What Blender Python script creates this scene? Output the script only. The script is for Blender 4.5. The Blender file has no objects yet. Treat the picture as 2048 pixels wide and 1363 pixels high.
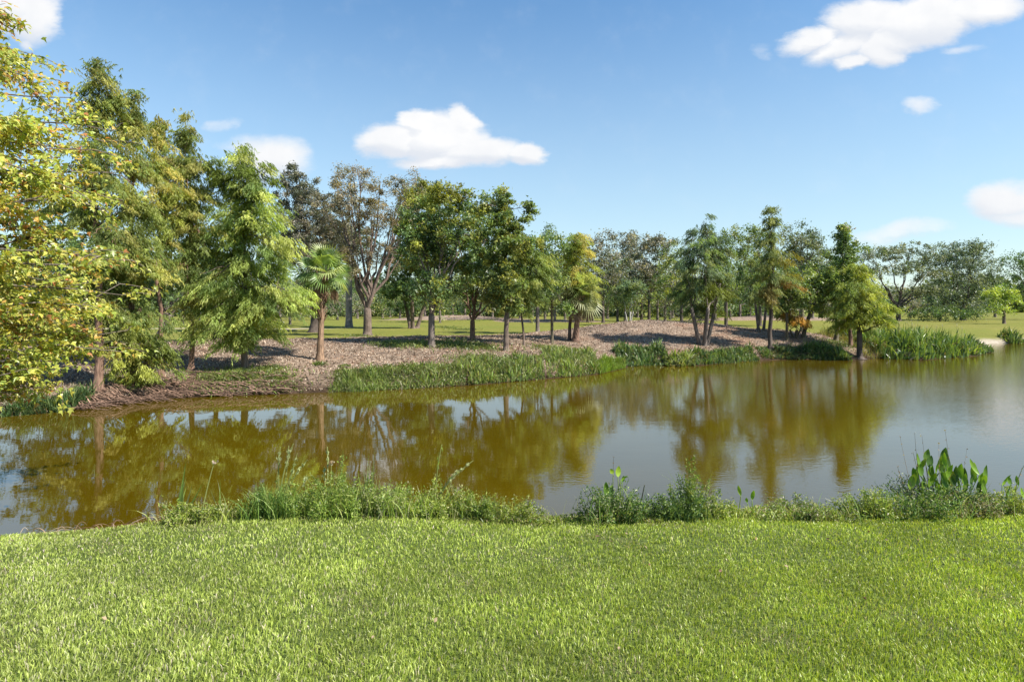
import bpy, math, random
import numpy as np
from mathutils import Vector

rng = np.random.default_rng(7)
random.seed(7)
sc = bpy.context.scene

# ------------------------------------------------------------------ camera, sky, sun, exposure
F = 1200.0 / 2048.0            # focal length / image width
HOR = 612.0                    # horizon row of the 2048 x 1363 photograph
CAMZ = 2.4
cam_d = bpy.data.cameras.new("camera")
cam = bpy.data.objects.new("camera", cam_d)
sc.collection.objects.link(cam)
sc.camera = cam
cam.location = (0, 0, CAMZ)
cam.rotation_euler = (math.radians(90), 0, 0)
cam_d.sensor_width = 36.0
cam_d.lens = 36.0 * F
cam_d.shift_y = -(681.5 - HOR) / 2048.0
cam_d.clip_start = 0.05
cam_d.clip_end = 6000.0

SUN_EL = math.radians(46)
SUN_AZ = math.radians(112)      # from +Y towards +X
world = bpy.data.worlds.new("World")
sc.world = world
world.use_nodes = True
sun_d = bpy.data.lights.new("sun", "SUN")
sun_d.energy = 4.1
sun_d.angle = math.radians(0.5)
sun_d.color = (1.0, 0.94, 0.85)
sun = bpy.data.objects.new("sun", sun_d)
sc.collection.objects.link(sun)
sdir = Vector((math.sin(SUN_AZ) * math.cos(SUN_EL), math.cos(SUN_AZ) * math.cos(SUN_EL), math.sin(SUN_EL)))
sun.rotation_euler = sdir.to_track_quat('Z', 'Y').to_euler()
sun.location = (60, 20, 60)

sc.view_settings.view_transform = 'Standard'
sc.view_settings.look = 'None'
sc.view_settings.gamma = 1.0
sc.view_settings.use_curve_mapping = False
sc.view_settings.exposure = 1.28
sc.render.engine = 'CYCLES'
sc.cycles.use_denoising = True
sc.cycles.max_bounces = 6
sc.cycles.diffuse_bounces = 3
sc.cycles.transmission_bounces = 4
sc.cycles.caustics_reflective = False
sc.cycles.caustics_refractive = False


class NT:
    """tiny helper to write node graphs"""
    def __init__(self, tree):
        self.t = tree
        self.n = tree.nodes
        self.n.clear()

    def node(self, kind, **kw):
        nd = self.n.new(kind)
        for k, v in kw.items():
            setattr(nd, k, v)
        return nd

    def link(self, a, b):
        self.t.links.new(a, b)

    def val(self, sock, v):
        if hasattr(v, 'is_output') or isinstance(v, bpy.types.NodeSocket):
            self.link(v, sock)
        else:
            sock.default_value = v

    def math(self, op, a, b=None, c=None, clamp=False):
        nd = self.node('ShaderNodeMath', operation=op, use_clamp=clamp)
        self.val(nd.inputs[0], a)
        if b is not None:
            self.val(nd.inputs[1], b)
        if c is not None:
            self.val(nd.inputs[2], c)
        return nd.outputs[0]

    def vmath(self, op, a, b=None):
        nd = self.node('ShaderNodeVectorMath', operation=op)
        self.val(nd.inputs[0], a)
        if b is not None:
            self.val(nd.inputs[1], b)
        return nd.outputs[1] if op in ('LENGTH', 'DOT_PRODUCT') else nd.outputs[0]

    def noise(self, vec, scale, detail=3.0, rough=0.5, out=0):
        nd = self.node('ShaderNodeTexNoise')
        nd.inputs['Scale'].default_value = scale
        nd.inputs['Detail'].default_value = detail
        nd.inputs['Roughness'].default_value = rough
        if vec is not None:
            self.link(vec, nd.inputs['Vector'])
        return nd.outputs[out]

    def ramp(self, fac, stops):
        nd = self.node('ShaderNodeValToRGB')
        el = nd.color_ramp.elements
        while len(el) > 1:
            el.remove(el[-1])
        el[0].position, el[0].color = stops[0][0], (*stops[0][1], 1)
        for p, c in stops[1:]:
            e = el.new(p)
            e.color = (*c, 1)
        self.link(fac, nd.inputs[0])
        return nd.outputs[0]

    def mix(self, fac, a, b, blend='MIX'):
        nd = self.node('ShaderNodeMix', data_type='RGBA', blend_type=blend)
        self.val(nd.inputs[0], fac)
        self.val(nd.inputs[6], a if not isinstance(a, tuple) else (*a, 1))
        self.val(nd.inputs[7], b if not isinstance(b, tuple) else (*b, 1))
        return nd.outputs[2]

    def smooth(self, v, lo, hi, tlo=0.0, thi=1.0):
        nd = self.node('ShaderNodeMapRange', interpolation_type='SMOOTHSTEP')
        self.link(v, nd.inputs[0])
        nd.inputs[1].default_value, nd.inputs[2].default_value = lo, hi
        nd.inputs[3].default_value, nd.inputs[4].default_value = tlo, thi
        return nd.outputs[0]


def make_world():
    g = NT(world.node_tree)
    sky = g.node('ShaderNodeTexSky', sky_type='NISHITA')
    sky.sun_disc = False
    sky.sun_elevation = SUN_EL
    sky.sun_rotation = SUN_AZ
    sky.altitude = 10
    sky.air_density = 1.0
    sky.dust_density = 0.25
    sky.ozone_density = 2.6
    tc = g.node('ShaderNodeTexCoord')
    sep = g.node('ShaderNodeSeparateXYZ')
    g.link(tc.outputs['Generated'], sep.inputs[0])
    yy = g.math('MAXIMUM', sep.outputs[1], 0.08)
    u = g.math('DIVIDE', sep.outputs[0], yy)
    v = g.math('DIVIDE', sep.outputs[2], yy)
    comb = g.node('ShaderNodeCombineXYZ')
    g.link(u, comb.inputs[0])
    g.link(v, comb.inputs[1])
    uv = comb.outputs[0]
    n1 = g.noise(g.vmath('MULTIPLY', uv, (.75, 1.5, 1)), 7.0, 7.0, 0.62, out=1)
    d1 = g.vmath('MULTIPLY', g.vmath('SUBTRACT', n1, (0.5, 0.5, 0.5)), (0.125, 0.06, 0.0))
    uvd = g.vmath('ADD', uv, d1)
    # (azimuth tangent, elevation tangent, half width, half height, tilt, strength) of each puff of cloud
    puffs = [(875, 272, 112, 62, 0, 1.3), (795, 280, 88, 42, 0, 1.15), (945, 300, 118, 46, 0, 1.2), (1052, 306, 56, 33, 0, 1.1),
             (900, 322, 120, 24, 0, 1.0), (835, 240, 50, 30, 0, 1.1), (915, 238, 46, 34, 0, 1.1),
             (540, 312, 100, 60, 0, .8), (500, 290, 70, 34, 0, .55), (440, 246, 44, 15, -.3, .36),
             (70, 38, 66, 62, 0, .95), (20, 10, 100, 70, 0, 1.0), (60, 85, 26, 20, 0, .6),
             (1640, 76, 90, 28, -.2, .9), (1740, 40, 110, 46, 0, 1.1), (1850, 40, 130, 62, -.2, 1.25), (1710, 122, 64, 20, -.15, .9), (1780, 105, 60, 34, 0, 1.05),
             (1960, 20, 120, 42, -.15, 1.0), (1846, 216, 50, 20, .05, .55), (1700, 90, 110, 36, -.3, .9), (1800, 80, 110, 44, -.3, 1.0), (1620, 70, 70, 14, -.3, .6), (1920, 95, 52, 14, -.2, .35), (1525, 100, 26, 16, 0, .25),
             (2010, 395, 88, 52, 0, .9), (2030, 430, 70, 30, 0, .7), (1815, 462, 100, 24, -.15, .5), (1760, 480, 70, 20, 0, .4),
             (2300, 300, 160, 70, 0, 1.0), (2520, 120, 220, 80, 0, 1.1), (-260, 330, 180, 60, 0, 1.0), (-500, 100, 220, 80, 0, 1.1), (1300, -420, 260, 90, .2, 1.0)]
    def density(uvd):
      dens = None
      for (px, py, rx, ry, tilt, st) in puffs:
          cu, cv = (px - 1024) / 1200.0, (HOR - py) / 1200.0
          m = g.node('ShaderNodeMapping', vector_type='TEXTURE')
          m.inputs['Location'].default_value = (cu, cv, 0)
          m.inputs['Rotation'].default_value = (0, 0, -tilt)
          m.inputs['Scale'].default_value = (rx / 1200.0, ry / 1200.0, 1)
          g.link(uvd, m.inputs[0])
          ln = g.vmath('LENGTH', m.outputs[0])
          dd = g.math('MULTIPLY', g.math('SUBTRACT', 1.0, g.math('MULTIPLY', ln, ln)), st * 1.2)
          dd = g.math('MAXIMUM', dd, 0.0)
          dens = dd if dens is None else g.math('MAXIMUM', dens, dd)
      return dens

    dens = density(uvd)
    dens_up = density(g.vmath('ADD', uvd, (0.006, 0.016, 0.0)))
    under = g.smooth(g.math('SUBTRACT', dens_up, dens), -0.12, 0.42)
    n2 = g.noise(uv, 16.0, 6.0, 0.6)
    dens = g.math('ADD', dens, g.math('MULTIPLY', g.math('SUBTRACT', n2, 0.45), 0.5))
    mask = g.smooth(dens, 0.0, 0.95)
    mask = g.math('MULTIPLY', mask, g.smooth(sep.outputs[1], 0.08, 0.2))
    # grey shading painted into the cloud colour on the undersides, broken up by noise
    n3 = g.noise(uv, 9.0, 4.0, 0.6)
    ccol = g.mix(g.math('MULTIPLY', g.smooth(n3, 0.3, 0.7, .55, 1.0), g.math('SUBTRACT', 1.0, under)), (3.85, 4.05, 4.4), (5.0, 5.0, 5.0))
    hs = g.node('ShaderNodeHueSaturation')
    hs.inputs['Saturation'].default_value = 1.16
    hs.inputs['Value'].default_value = 1.0
    g.link(sky.outputs[0], hs.inputs['Color'])
    low = g.smooth(sep.outputs[2], 0.0, 0.55, 0.60, 0.0)      # paler air towards the horizon
    air = g.mix(low, hs.outputs[0], (3.35, 3.72, 4.12))
    air = g.mix(1.0, air, (0.955, 1.03, 0.985), 'MULTIPLY')
    col = g.mix(mask, air, ccol)
    bg = g.node('ShaderNodeBackground')
    bg.inputs['Strength'].default_value = 0.084
    g.link(col, bg.inputs[0])
    out = g.node('ShaderNodeOutputWorld')
    g.link(bg.outputs[0], out.inputs[0])


make_world()

# ------------------------------------------------------------------ object helpers
COL = sc.collection


def tag(o, label=None, cat=None, group=None, kind=None):
    if label: o['label'] = label
    if cat: o['category'] = cat
    if group: o['group'] = group
    if kind: o['kind'] = kind
    return o


def mesh_from(name, verts, faces, col=None, smooth=False, mats=(), mat_idx=None):
    """faces: list of (n,k) int arrays"""
    me = bpy.data.meshes.new(name)
    verts = np.asarray(verts, np.float32)
    me.vertices.add(len(verts))
    me.vertices.foreach_set('co', verts.ravel())
    faces = [np.asarray(f, np.int32) for f in faces if len(f)]
    idx = np.concatenate([f.ravel() for f in faces])
    sizes = np.concatenate([np.full(len(f), f.shape[1], np.int32) for f in faces])
    starts = np.concatenate([[0], np.cumsum(sizes)[:-1]]).astype(np.int32)
    me.loops.add(len(idx))
    me.loops.foreach_set('vertex_index', idx)
    me.polygons.add(len(sizes))
    me.polygons.foreach_set('loop_start', starts)
    me.polygons.foreach_set('loop_total', sizes)
    if mat_idx is not None:
        me.polygons.foreach_set('material_index', mat_idx.astype(np.int32))
    me.polygons.foreach_set('use_smooth', np.full(len(sizes), smooth, bool))
    if col is not None:
        a = me.attributes.new('Col', 'FLOAT_COLOR', 'POINT')
        c = np.ones((len(verts), 4), np.float32)
        c[:, :3] = col
        a.data.foreach_set('color', c.ravel())
    me.update(calc_edges=True)
    for m in mats:
        me.materials.append(m)
    return me


def obj(name, me, parent=None, loc=None):
    o = bpy.data.objects.new(name, me)
    COL.objects.link(o)
    if parent: o.parent = parent
    if loc is not None: o.location = loc
    return o


def thing(name, loc, label, cat, group=None):
    o = bpy.data.objects.new(name, None)
    o.empty_display_size = 0.2
    COL.objects.link(o)
    o.location = loc
    return tag(o, label, cat, group)


class MB:
    """accumulates triangles / quads with a colour per vertex"""
    def __init__(self):
        self.v, self.c, self.q, self.t, self.n = [], [], [], [], 0

    def add(self, verts, col, quads=None, tris=None):
        verts = np.asarray(verts, np.float32).reshape(-1, 3)
        c = np.empty((len(verts), 3), np.float32)
        c[:] = col
        self.v.append(verts)
        self.c.append(c)
        if quads is not None and len(quads): self.q.append(np.asarray(quads) + self.n)
        if tris is not None and len(tris): self.t.append(np.asarray(tris) + self.n)
        self.n += len(verts)

    def build(self, name, mat, parent=None, origin=(0, 0, 0), smooth=False, loc=None):
        if not self.n: return None
        v = np.concatenate(self.v) - np.asarray(origin, np.float32)
        f = []
        if self.q: f.append(np.concatenate(self.q))
        if self.t: f.append(np.concatenate(self.t))
        me = mesh_from(name, v, f, np.concatenate(self.c), smooth, [mat])
        return obj(name, me, parent, loc)


def tube(mb, pts, rad, col, sides=7, flare=None, cap=True):
    pts = np.asarray(pts, float)
    n = len(pts)
    rad = np.asarray(rad, float)
    d = np.gradient(pts, axis=0)
    d /= np.linalg.norm(d, axis=1)[:, None] + 1e-9
    ref = np.array([1.0, 0.13, 0.07]) if abs(d[0][0]) < 0.8 else np.array([0.1, 1.0, 0.0])
    a = np.cross(d, ref)
    a /= np.linalg.norm(a, axis=1)[:, None] + 1e-9
    b = np.cross(d, a)
    th = np.linspace(0, 2 * np.pi, sides, endpoint=False)
    rr = rad[:, None] * np.ones((1, sides))
    if flare is not None:
        lob = 1 + flare[:, None] * np.sin(th * 3 + 0.7)[None] * 0.6 + flare[:, None] * np.sin(th * 5)[None] * 0.4
        rr = rr * lob
    v = pts[:, None, :] + rr[..., None] * (np.cos(th)[None, :, None] * a[:, None, :] + np.sin(th)[None, :, None] * b[:, None, :])
    v = v.reshape(-1, 3)
    i = np.arange(n - 1)[:, None] * sides
    j = np.arange(sides)[None, :]
    j2 = (j + 1) % sides
    q = np.stack([i + j, i + j2, i + sides + j2, i + sides + j], -1).reshape(-1, 4)
    tr = None
    if cap:
        v = np.concatenate([v, pts[-1:] + d[-1:] * rad[-1]])
        k = (n - 1) * sides
        tr = np.stack([k + np.arange(sides), k + (np.arange(sides) + 1) % sides, np.full(sides, n * sides)], -1)
    mb.add(v, col, q, tr)


def bez(p0, p1, p2, n):
    t = np.linspace(0, 1, n)[:, None]
    return (1 - t) ** 2 * np.asarray(p0) + 2 * (1 - t) * t * np.asarray(p1) + t * t * np.asarray(p2)


def unit(v):
    return v / (np.linalg.norm(v, axis=-1, keepdims=True) + 1e-9)


# ------------------------------------------------------------------ materials
def leaf_mat(name, trans=0.35, rough=0.45, spec=0.4, tint=(1.25, 1.2, 0.55)):
    m = bpy.data.materials.new(name)
    m.use_nodes = True
    g = NT(m.node_tree)
    at = g.node('ShaderNodeAttribute', attribute_name='Col')
    geo = g.node('ShaderNodeNewGeometry')
    nz = g.noise(geo.outputs['Position'], 1.3, 3.0, 0.6)
    nf = g.noise(geo.outputs['Position'], 30.0, 2.0, 0.6)
    br = g.math('ADD', g.smooth(nz, 0.3, 0.7, 0.78, 1.16), g.smooth(nf, 0.3, 0.7, -0.12, 0.12))
    cc = g.node('ShaderNodeCombineXYZ')
    for k in range(3): g.link(br, cc.inputs[k])
    base = g.mix(1.0, at.outputs['Color'], cc.outputs[0], 'MULTIPLY')
    p = g.node('ShaderNodeBsdfPrincipled')
    g.link(base, p.inputs['Base Color'])
    p.inputs['Roughness'].default_value = rough
    p.inputs['Specular IOR Level'].default_value = spec
    tr = g.node('ShaderNodeBsdfTranslucent')
    g.link(g.mix(1.0, base, tint, 'MULTIPLY'), tr.inputs[0])
    mx = g.node('ShaderNodeMixShader')
    mx.inputs[0].default_value = trans
    g.link(p.outputs[0], mx.inputs[1])
    g.link(tr.outputs[0], mx.inputs[2])
    o = g.node('ShaderNodeOutputMaterial')
    g.link(mx.outputs[0], o.inputs[0])
    return m


def bark_mat(name):
    m = bpy.data.materials.new(name)
    m.use_nodes = True
    g = NT(m.node_tree)
    at = g.node('ShaderNodeAttribute', attribute_name='Col')
    geo = g.node('ShaderNodeNewGeometry')
    st = g.vmath('MULTIPLY', geo.outputs['Position'], (1.0, 1.0, 0.18))
    nz = g.noise(st, 26.0, 5.0, 0.65)
    n2 = g.noise(geo.outputs['Position'], 4.0, 3.0, 0.6)
    br = g.math('MULTIPLY', g.smooth(nz, 0.3, 0.7, 0.55, 1.35), g.smooth(n2, 0.3, 0.7, 0.75, 1.2))
    cc = g.node('ShaderNodeCombineXYZ')
    for k in range(3): g.link(br, cc.inputs[k])
    base = g.mix(1.0, at.outputs['Color'], cc.outputs[0], 'MULTIPLY')
    p = g.node('ShaderNodeBsdfPrincipled')
    g.link(base, p.inputs['Base Color'])
    p.inputs['Roughness'].default_value = 0.85
    p.inputs['Specular IOR Level'].default_value = 0.2
    bp = g.node('ShaderNodeBump')
    bp.inputs['Strength'].default_value = 0.9
    bp.inputs['Distance'].default_value = 0.03
    g.link(nz, bp.inputs['Height'])
    g.link(bp.outputs[0], p.inputs['Normal'])
    o = g.node('ShaderNodeOutputMaterial')
    g.link(p.outputs[0], o.inputs[0])
    return m


M_LEAF = leaf_mat('soft_foliage', 0.5, 0.5, 0.3)
M_GLOSS = leaf_mat('glossy_foliage', 0.42, 0.45, 0.5)
M_MAPLE = leaf_mat('maple_leaf', 0.42, 0.38, 0.5, (1.2, 1.15, 0.5))
M_GRASS = leaf_mat('grass_blade', 0.38, 0.42, 0.42)
M_DRY = leaf_mat('dry_litter', 0.12, 0.75, 0.2, (1, 1, 1))
M_BARK = bark_mat('bark')


def ground_mat():
    m = bpy.data.materials.new('soil_and_turf')
    m.use_nodes = True
    g = NT(m.node_tree)
    at = g.node('ShaderNodeAttribute', attribute_name='Col')
    geo = g.node('ShaderNodeNewGeometry')
    P = geo.outputs['Position']
    sep = g.node('ShaderNodeSeparateColor')
    g.link(at.outputs['Color'], sep.inputs[0])
    # red: leaf litter, green: wet soil of the banks, blue: path
    nb = g.noise(P, 1.4, 5.0, 0.65)
    nm = g.noise(P, 7.0, 5.0, 0.7)
    nf = g.noise(P, 45.0, 4.0, 0.7)
    far = g.noise(P, 0.09, 5.0, 0.6)
    fair = g.ramp(g.math('ADD', g.math('MULTIPLY', far, 0.6), g.math('MULTIPLY', nb, 0.4)),
                  [(0.3, (0.118, 0.150, 0.026)), (0.5, (0.178, 0.178, 0.036)), (0.72, (0.235, 0.200, 0.058))])
    fair = g.mix(g.smooth(nf, 0.35, 0.7, 0.0, 0.35), fair, (0.07, 0.10, 0.02))
    lit = g.ramp(g.math('ADD', g.math('MULTIPLY', nm, 0.5), g.math('MULTIPLY', nf, 0.5)),
                 [(0.33, (0.10, 0.072, 0.055)), (0.47, (0.215, 0.155, 0.112)), (0.6, (0.35, 0.27, 0.205)), (0.72, (0.45, 0.37, 0.295))])
    red = g.smooth(g.noise(P, 0.5, 3.0, 0.6), 0.52, 0.68)
    lit = g.mix(g.smooth(g.noise(P, 0.9, 5.0, 0.7), 0.5, 0.68, 0, .6), lit, (0.10, 0.075, 0.05))
    lit = g.mix(g.math('MULTIPLY', red, 0.35), lit, (0.20, 0.075, 0.035))
    wet = g.ramp(nm, [(0.3, (0.018, 0.012, 0.007)), (0.65, (0.06, 0.038, 0.022))])
    path = g.ramp(nm, [(0.3, (0.30, 0.25, 0.19)), (0.7, (0.42, 0.37, 0.29))])
    edge = g.math('ADD', sep.outputs[0], g.math('MULTIPLY', g.math('SUBTRACT', nm, 0.5), 0.9))
    c = g.mix(g.smooth(edge, 0.4, 0.6), fair, lit)
    c = g.mix(sep.outputs[1], c, wet)
    c = g.mix(sep.outputs[2], c, path)
    p = g.node('ShaderNodeBsdfPrincipled')
    g.link(c, p.inputs['Base Color'])
    p.inputs['Roughness'].default_value = 0.95
    p.inputs['Specular IOR Level'].default_value = 0.1
    bp = g.node('ShaderNodeBump')
    bp.inputs['Strength'].default_value = 0.8
    bp.inputs['Distance'].default_value = 0.05
    g.link(g.math('ADD', nm, g.math('MULTIPLY', nf, 0.5)), bp.inputs['Height'])
    g.link(bp.outputs[0], p.inputs['Normal'])
    o = g.node('ShaderNodeOutputMaterial')
    g.link(p.outputs[0], o.inputs[0])
    return m


def lawn_soil_mat():
    m = bpy.data.materials.new('lawn_thatch')
    m.use_nodes = True
    g = NT(m.node_tree)
    geo = g.node('ShaderNodeNewGeometry')
    P = geo.outputs['Position']
    nf = g.noise(P, 60.0, 4.0, 0.7)
    c = g.ramp(nf, [(0.3, (0.035, 0.05, 0.012)), (0.55, (0.085, 0.115, 0.03)), (0.75, (0.17, 0.15, 0.06))])
    at = g.node('ShaderNodeAttribute', attribute_name='Col')
    sep = g.node('ShaderNodeSeparateColor')
    g.link(at.outputs['Color'], sep.inputs[0])
    wet = g.ramp(g.noise(P, 12.0, 4.0, 0.6), [(0.3, (0.03, 0.018, 0.01)), (0.65, (0.10, 0.06, 0.035))])
    c = g.mix(sep.outputs[1], c, wet)
    p = g.node('ShaderNodeBsdfPrincipled')
    g.link(c, p.inputs['Base Color'])
    p.inputs['Roughness'].default_value = 0.95
    p.inputs['Specular IOR Level'].default_value = 0.1
    o = g.node('ShaderNodeOutputMaterial')
    g.link(p.outputs[0], o.inputs[0])
    return m


def water_mat():
    m = bpy.data.materials.new('murky_pond_water')
    m.use_nodes = True
    g = NT(m.node_tree)
    geo = g.node('ShaderNodeNewGeometry')
    P = geo.outputs['Position']
    nb = g.noise(P, 0.25, 3.0, 0.5)
    c = g.ramp(nb, [(0.3, (0.062, 0.042, 0.0010)), (0.7, (0.080, 0.054, 0.0015))])
    p = g.node('ShaderNodeBsdfPrincipled')
    g.link(c, p.inputs['Base Color'])
    p.inputs['Roughness'].default_value = 0.008
    p.inputs['IOR'].default_value = 2.1
    s1 = g.vmath('MULTIPLY', P, (1.0, 1.9, 1.0))
    w1 = g.noise(s1, 9.0, 2.0, 0.5)
    w2 = g.noise(s1, 1.1, 2.0, 0.5)
    sp = g.node('ShaderNodeSeparateXYZ')
    g.link(P, sp.inputs[0])
    # the breeze reaches the open right hand side of the pond
    gust = g.math('ADD', g.math('MULTIPLY', sp.outputs[0], 0.05), g.noise(P, 0.16, 2.0, 0.5))
    amp = g.smooth(gust, 0.35, 1.3, 0.12, 1.6)
    h = g.math('ADD', g.math('MULTIPLY', g.math('MULTIPLY', w1, amp), 0.0021), g.math('MULTIPLY', w2, 0.0014))
    bp = g.node('ShaderNodeBump')
    bp.inputs['Strength'].default_value = 1.0
    bp.inputs['Distance'].default_value = 1.0
    g.link(h, bp.inputs['Height'])
    g.link(bp.outputs[0], p.inputs['Normal'])
    o = g.node('ShaderNodeOutputMaterial')
    g.link(p.outputs[0], o.inputs[0])
    return m


# ------------------------------------------------------------------ terrain
def pw(px, py, z=0.0):
    D = (CAMZ - z) * 1200.0 / (py - HOR)
    return ((px - 1024) / 1200.0 * D, D)


far_shore = [(-60, 10), (-30, 11), (-16, 12.4)] + [pw(*p) for p in [(0, 832), (150, 820), (330, 797), (500, 790), (650, 785), (800, 778), (950, 770), (1100, 757), (1200, 748), (1252, 736), (1262, 730), (1400, 731), (1500, 722), (1600, 718), (1700, 721), (1750, 716), (1850, 720), (1950, 712), (1988, 704), (1950, 694), (1985, 687), (2048, 686)]] + [(40, 42), (62, 46)]
near_shore = [(62, 9.0), (20, 7.6), (12, 7.0), (5.2, 6.75), (3.2, 6.5), (1.8, 6.6), (0.3, 6.35), (-1.2, 6.7), (-3, 6.5), (-4.2, 6.05), (-6, 5.7), (-12, 5.2), (-60, 3.5)]
pond = np.array(far_shore + near_shore)
litter_poly = np.array(far_shore[:21] + [(19.0, 27.0), (17.6, 29.5), (16.4, 32), (14, 35.5), (11, 37.5), (8, 38), (4, 35.5), (1, 34), (-3, 33), (-6, 31), (-9, 29.5), (-13, 27), (-20, 25), (-60, 24)])


def sdf(poly, X, Y):
    """signed distance, negative inside"""
    P = np.stack([X, Y], -1)
    d2 = np.full(X.shape, 1e18)
    inside = np.zeros(X.shape, bool)
    n = len(poly)
    for i in range(n):
        a, b = poly[i], poly[(i + 1) % n]
        e = b - a
        w = P - a
        t = np.clip((w @ e) / (e @ e), 0, 1)
        d = w - t[..., None] * e
        d2 = np.minimum(d2, (d ** 2).sum(-1))
        c = (a[1] <= Y) != (b[1] <= Y)
        with np.errstate(divide='ignore', invalid='ignore'):
            xi = a[0] + (Y - a[1]) * e[0] / (e[1] if e[1] != 0 else 1e-9)
        inside ^= c & (X < xi)
    return np.where(inside, -1, 1) * np.sqrt(d2)


def sst(x, a, b):
    t = np.clip((x - a) / (b - a), 0, 1)
    return t * t * (3 - 2 * t)


def wob(X, Y):
    return (np.sin(X * 1.7 + 1.3 * np.sin(Y * 0.9)) * np.cos(Y * 1.3 + X * 0.4) * 0.5 + np.sin(X * 4.1 + Y * 2.7) * 0.25 + np.sin(X * 0.45 - Y * 0.6 + 1) * 0.6)


MOUNDS = [(8.0, 33.0, 5.0, 3.6, 0.85), (-2.5, 26.5, 6.0, 4.0, 0.22), (-11, 23, 5.0, 4.0, 0.28), (14.5, 30, 4.5, 4.0, 0.25),
          (-6, 64, 7, 3.5, 0.7), (27, 62, 8, 4, 0.7), (4, 60, 5, 3, 0.3)]


def height(X, Y):
    X = np.asarray(X, float)
    Y = np.asarray(Y, float)
    s = sdf(pond, X, Y)
    near = Y < (8.2 + np.abs(X) * 0.03)
    zf = 0.42 * sst(s, -0.1, 1.0) + 0.33 * sst(s, 0.8, 6.0)
    for (mx, my, sx, sy, a) in MOUNDS:
        zf = zf + a * np.exp(-((X - mx) / sx) ** 2 - ((Y - my) / sy) ** 2) * sst(s, 0.2, 3.0)
    zf = zf + 0.05 * wob(X, Y) * sst(s, 0.3, 2) * (1 - sst(Y, 40, 80))
    zn = 0.30 * sst(s, -0.1, 0.55) + 0.14 * sst(s, 0.4, 1.4) + 0.36 * sst(s, 1.2, 6.5)
    zn = zn + 0.008 * wob(X * 1.3, Y * 1.3) * sst(s, 0.1, 1)
    z = np.where(near, zn, zf)
    z = np.where(s < 0.0, np.maximum(-0.9, s * 0.55 - 0.02), z)
    return z


def hz(x, y):
    return float(height(np.array([float(x)]), np.array([float(y)]))[0])


def ground_at(px, py):
    D = np.concatenate([np.arange(9.0, 60, 0.05), np.arange(60, 400, 0.5)])
    X = (px - 1024) / 1200.0 * D
    zz = CAMZ - (py - HOR) / 1200.0 * D
    h = height(X, D)
    k = np.nonzero((zz <= h) & (h > 0.0))[0]
    if not len(k):
        k = [len(D) - 1]
    return X[k[0]], D[k[0]], h[k[0]]


def grid_axis(parts):
    out = []
    for a, b, st in parts:
        out.append(np.arange(a, b, st))
    out.append([parts[-1][1]])
    return np.unique(np.concatenate(out))


def sheet(name, xs, ys, mat, label=None, skip=None, kind='structure'):
    X, Y = np.meshgrid(xs, ys)
    Z = height(X, Y)
    s = sdf(pond, X, Y)
    l = sdf(litter_poly, X, Y)
    col = np.zeros(X.shape + (3,))
    col[..., 0] = np.where(Y > 9, 1 - sst(l, -0.5, 0.5), 0)
    # other litter beds under the far trees
    for (mx, my, sx, sy, a) in MOUNDS[4:]:
        rr = np.sqrt(((X - mx) / (sx * 1.3)) ** 2 + ((Y - my) / (sy * 1.1)) ** 2)
        col[..., 0] = np.maximum(col[..., 0], 1 - sst(rr, 0.7, 1.1))
    col[..., 1] = 1 - sst(s, 0.1, 0.75)
    pl = np.abs(Y - (44 + 0.05 * (X + 20) ** 2 * 0.1))
    col[..., 2] = (1 - sst(pl, 0.7, 1.2)) * (1 - sst(X, -15, -12)) * sst(X, -45, -40)
    sandy = sst(X, 26, 28) * (1 - sst(s, 0.35, 0.7)) * sst(s, -.2, 0.05) * sst(Y, 31, 33)
    col[..., 2] = np.maximum(col[..., 2], sandy)
    col[..., 1] = col[..., 1] * (1 - sandy)
    v = np.stack([X, Y, Z], -1).reshape(-1, 3)
    ny, nx = X.shape
    i = np.arange(ny - 1)[:, None] * nx + np.arange(nx - 1)[None]
    q = np.stack([i, i + 1, i + nx + 1, i + nx], -1).reshape(-1, 4)
    me = mesh_from(name, v, [q], col.reshape(-1, 3), True, [mat])
    o = obj(name, me)
    tag(o, kind=kind)
    return o


M_GROUND = ground_mat()
M_LAWNSOIL = lawn_soil_mat()
YS = 8.6
sheet('lawn_soil', grid_axis([(-60, -14, 2.0), (-14, 14, 0.16), (14, 60, 2.0)]), grid_axis([(-30, -2, 1.0), (-2, YS, 0.12)]), M_LAWNSOIL)
sheet('ground', grid_axis([(-3000, -300, 300), (-300, -60, 12), (-60, -24, 1.5), (-24, 40, 0.38), (40, 64, 1.5), (64, 300, 12), (300, 3000, 300)]),
      grid_axis([(YS, 42, 0.34), (42, 80, 0.7), (80, 140, 4), (140, 500, 30), (500, 5000, 500)]), M_GROUND)
wm = mesh_from('pond_water', [(-62, 2, 0), (64, 2, 0), (64, 50, 0), (-62, 50, 0)], [np.array([[0, 1, 2, 3]])], None, False, [water_mat()])
tag(obj('pond_water', wm), kind='structure')

# ------------------------------------------------------------------ foliage generators
G_BRIGHT = [(.125, .165, .036), (.165, .205, .045), (.090, .130, .032), (.21, .235, .06)]
G_CYP = [(.115, .165, .040), (.150, .200, .050), (.080, .130, .035), (.180, .220, .055)]
G_OLIVE = [(.120, .152, .034), (.160, .185, .040), (.092, .125, .030), (.20, .20, .05)]
G_YEL = [(.150, .180, .034), (.195, .215, .040), (.115, .150, .032), (.23, .21, .05)]
G_DARK = [(.045, .080, .024), (.065, .105, .030), (.035, .060, .020), (.09, .125, .035)]
G_GREY = [(.085, .095, .062), (.115, .115, .080), (.060, .070, .045), (.15, .14, .095)]
G_TEAL = [(.070, .108, .050), (.095, .132, .060), (.050, .080, .040), (.13, .155, .055)]
G_MID = [(.075, .115, .030), (.100, .140, .036), (.055, .090, .026), (.14, .165, .045)]


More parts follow.
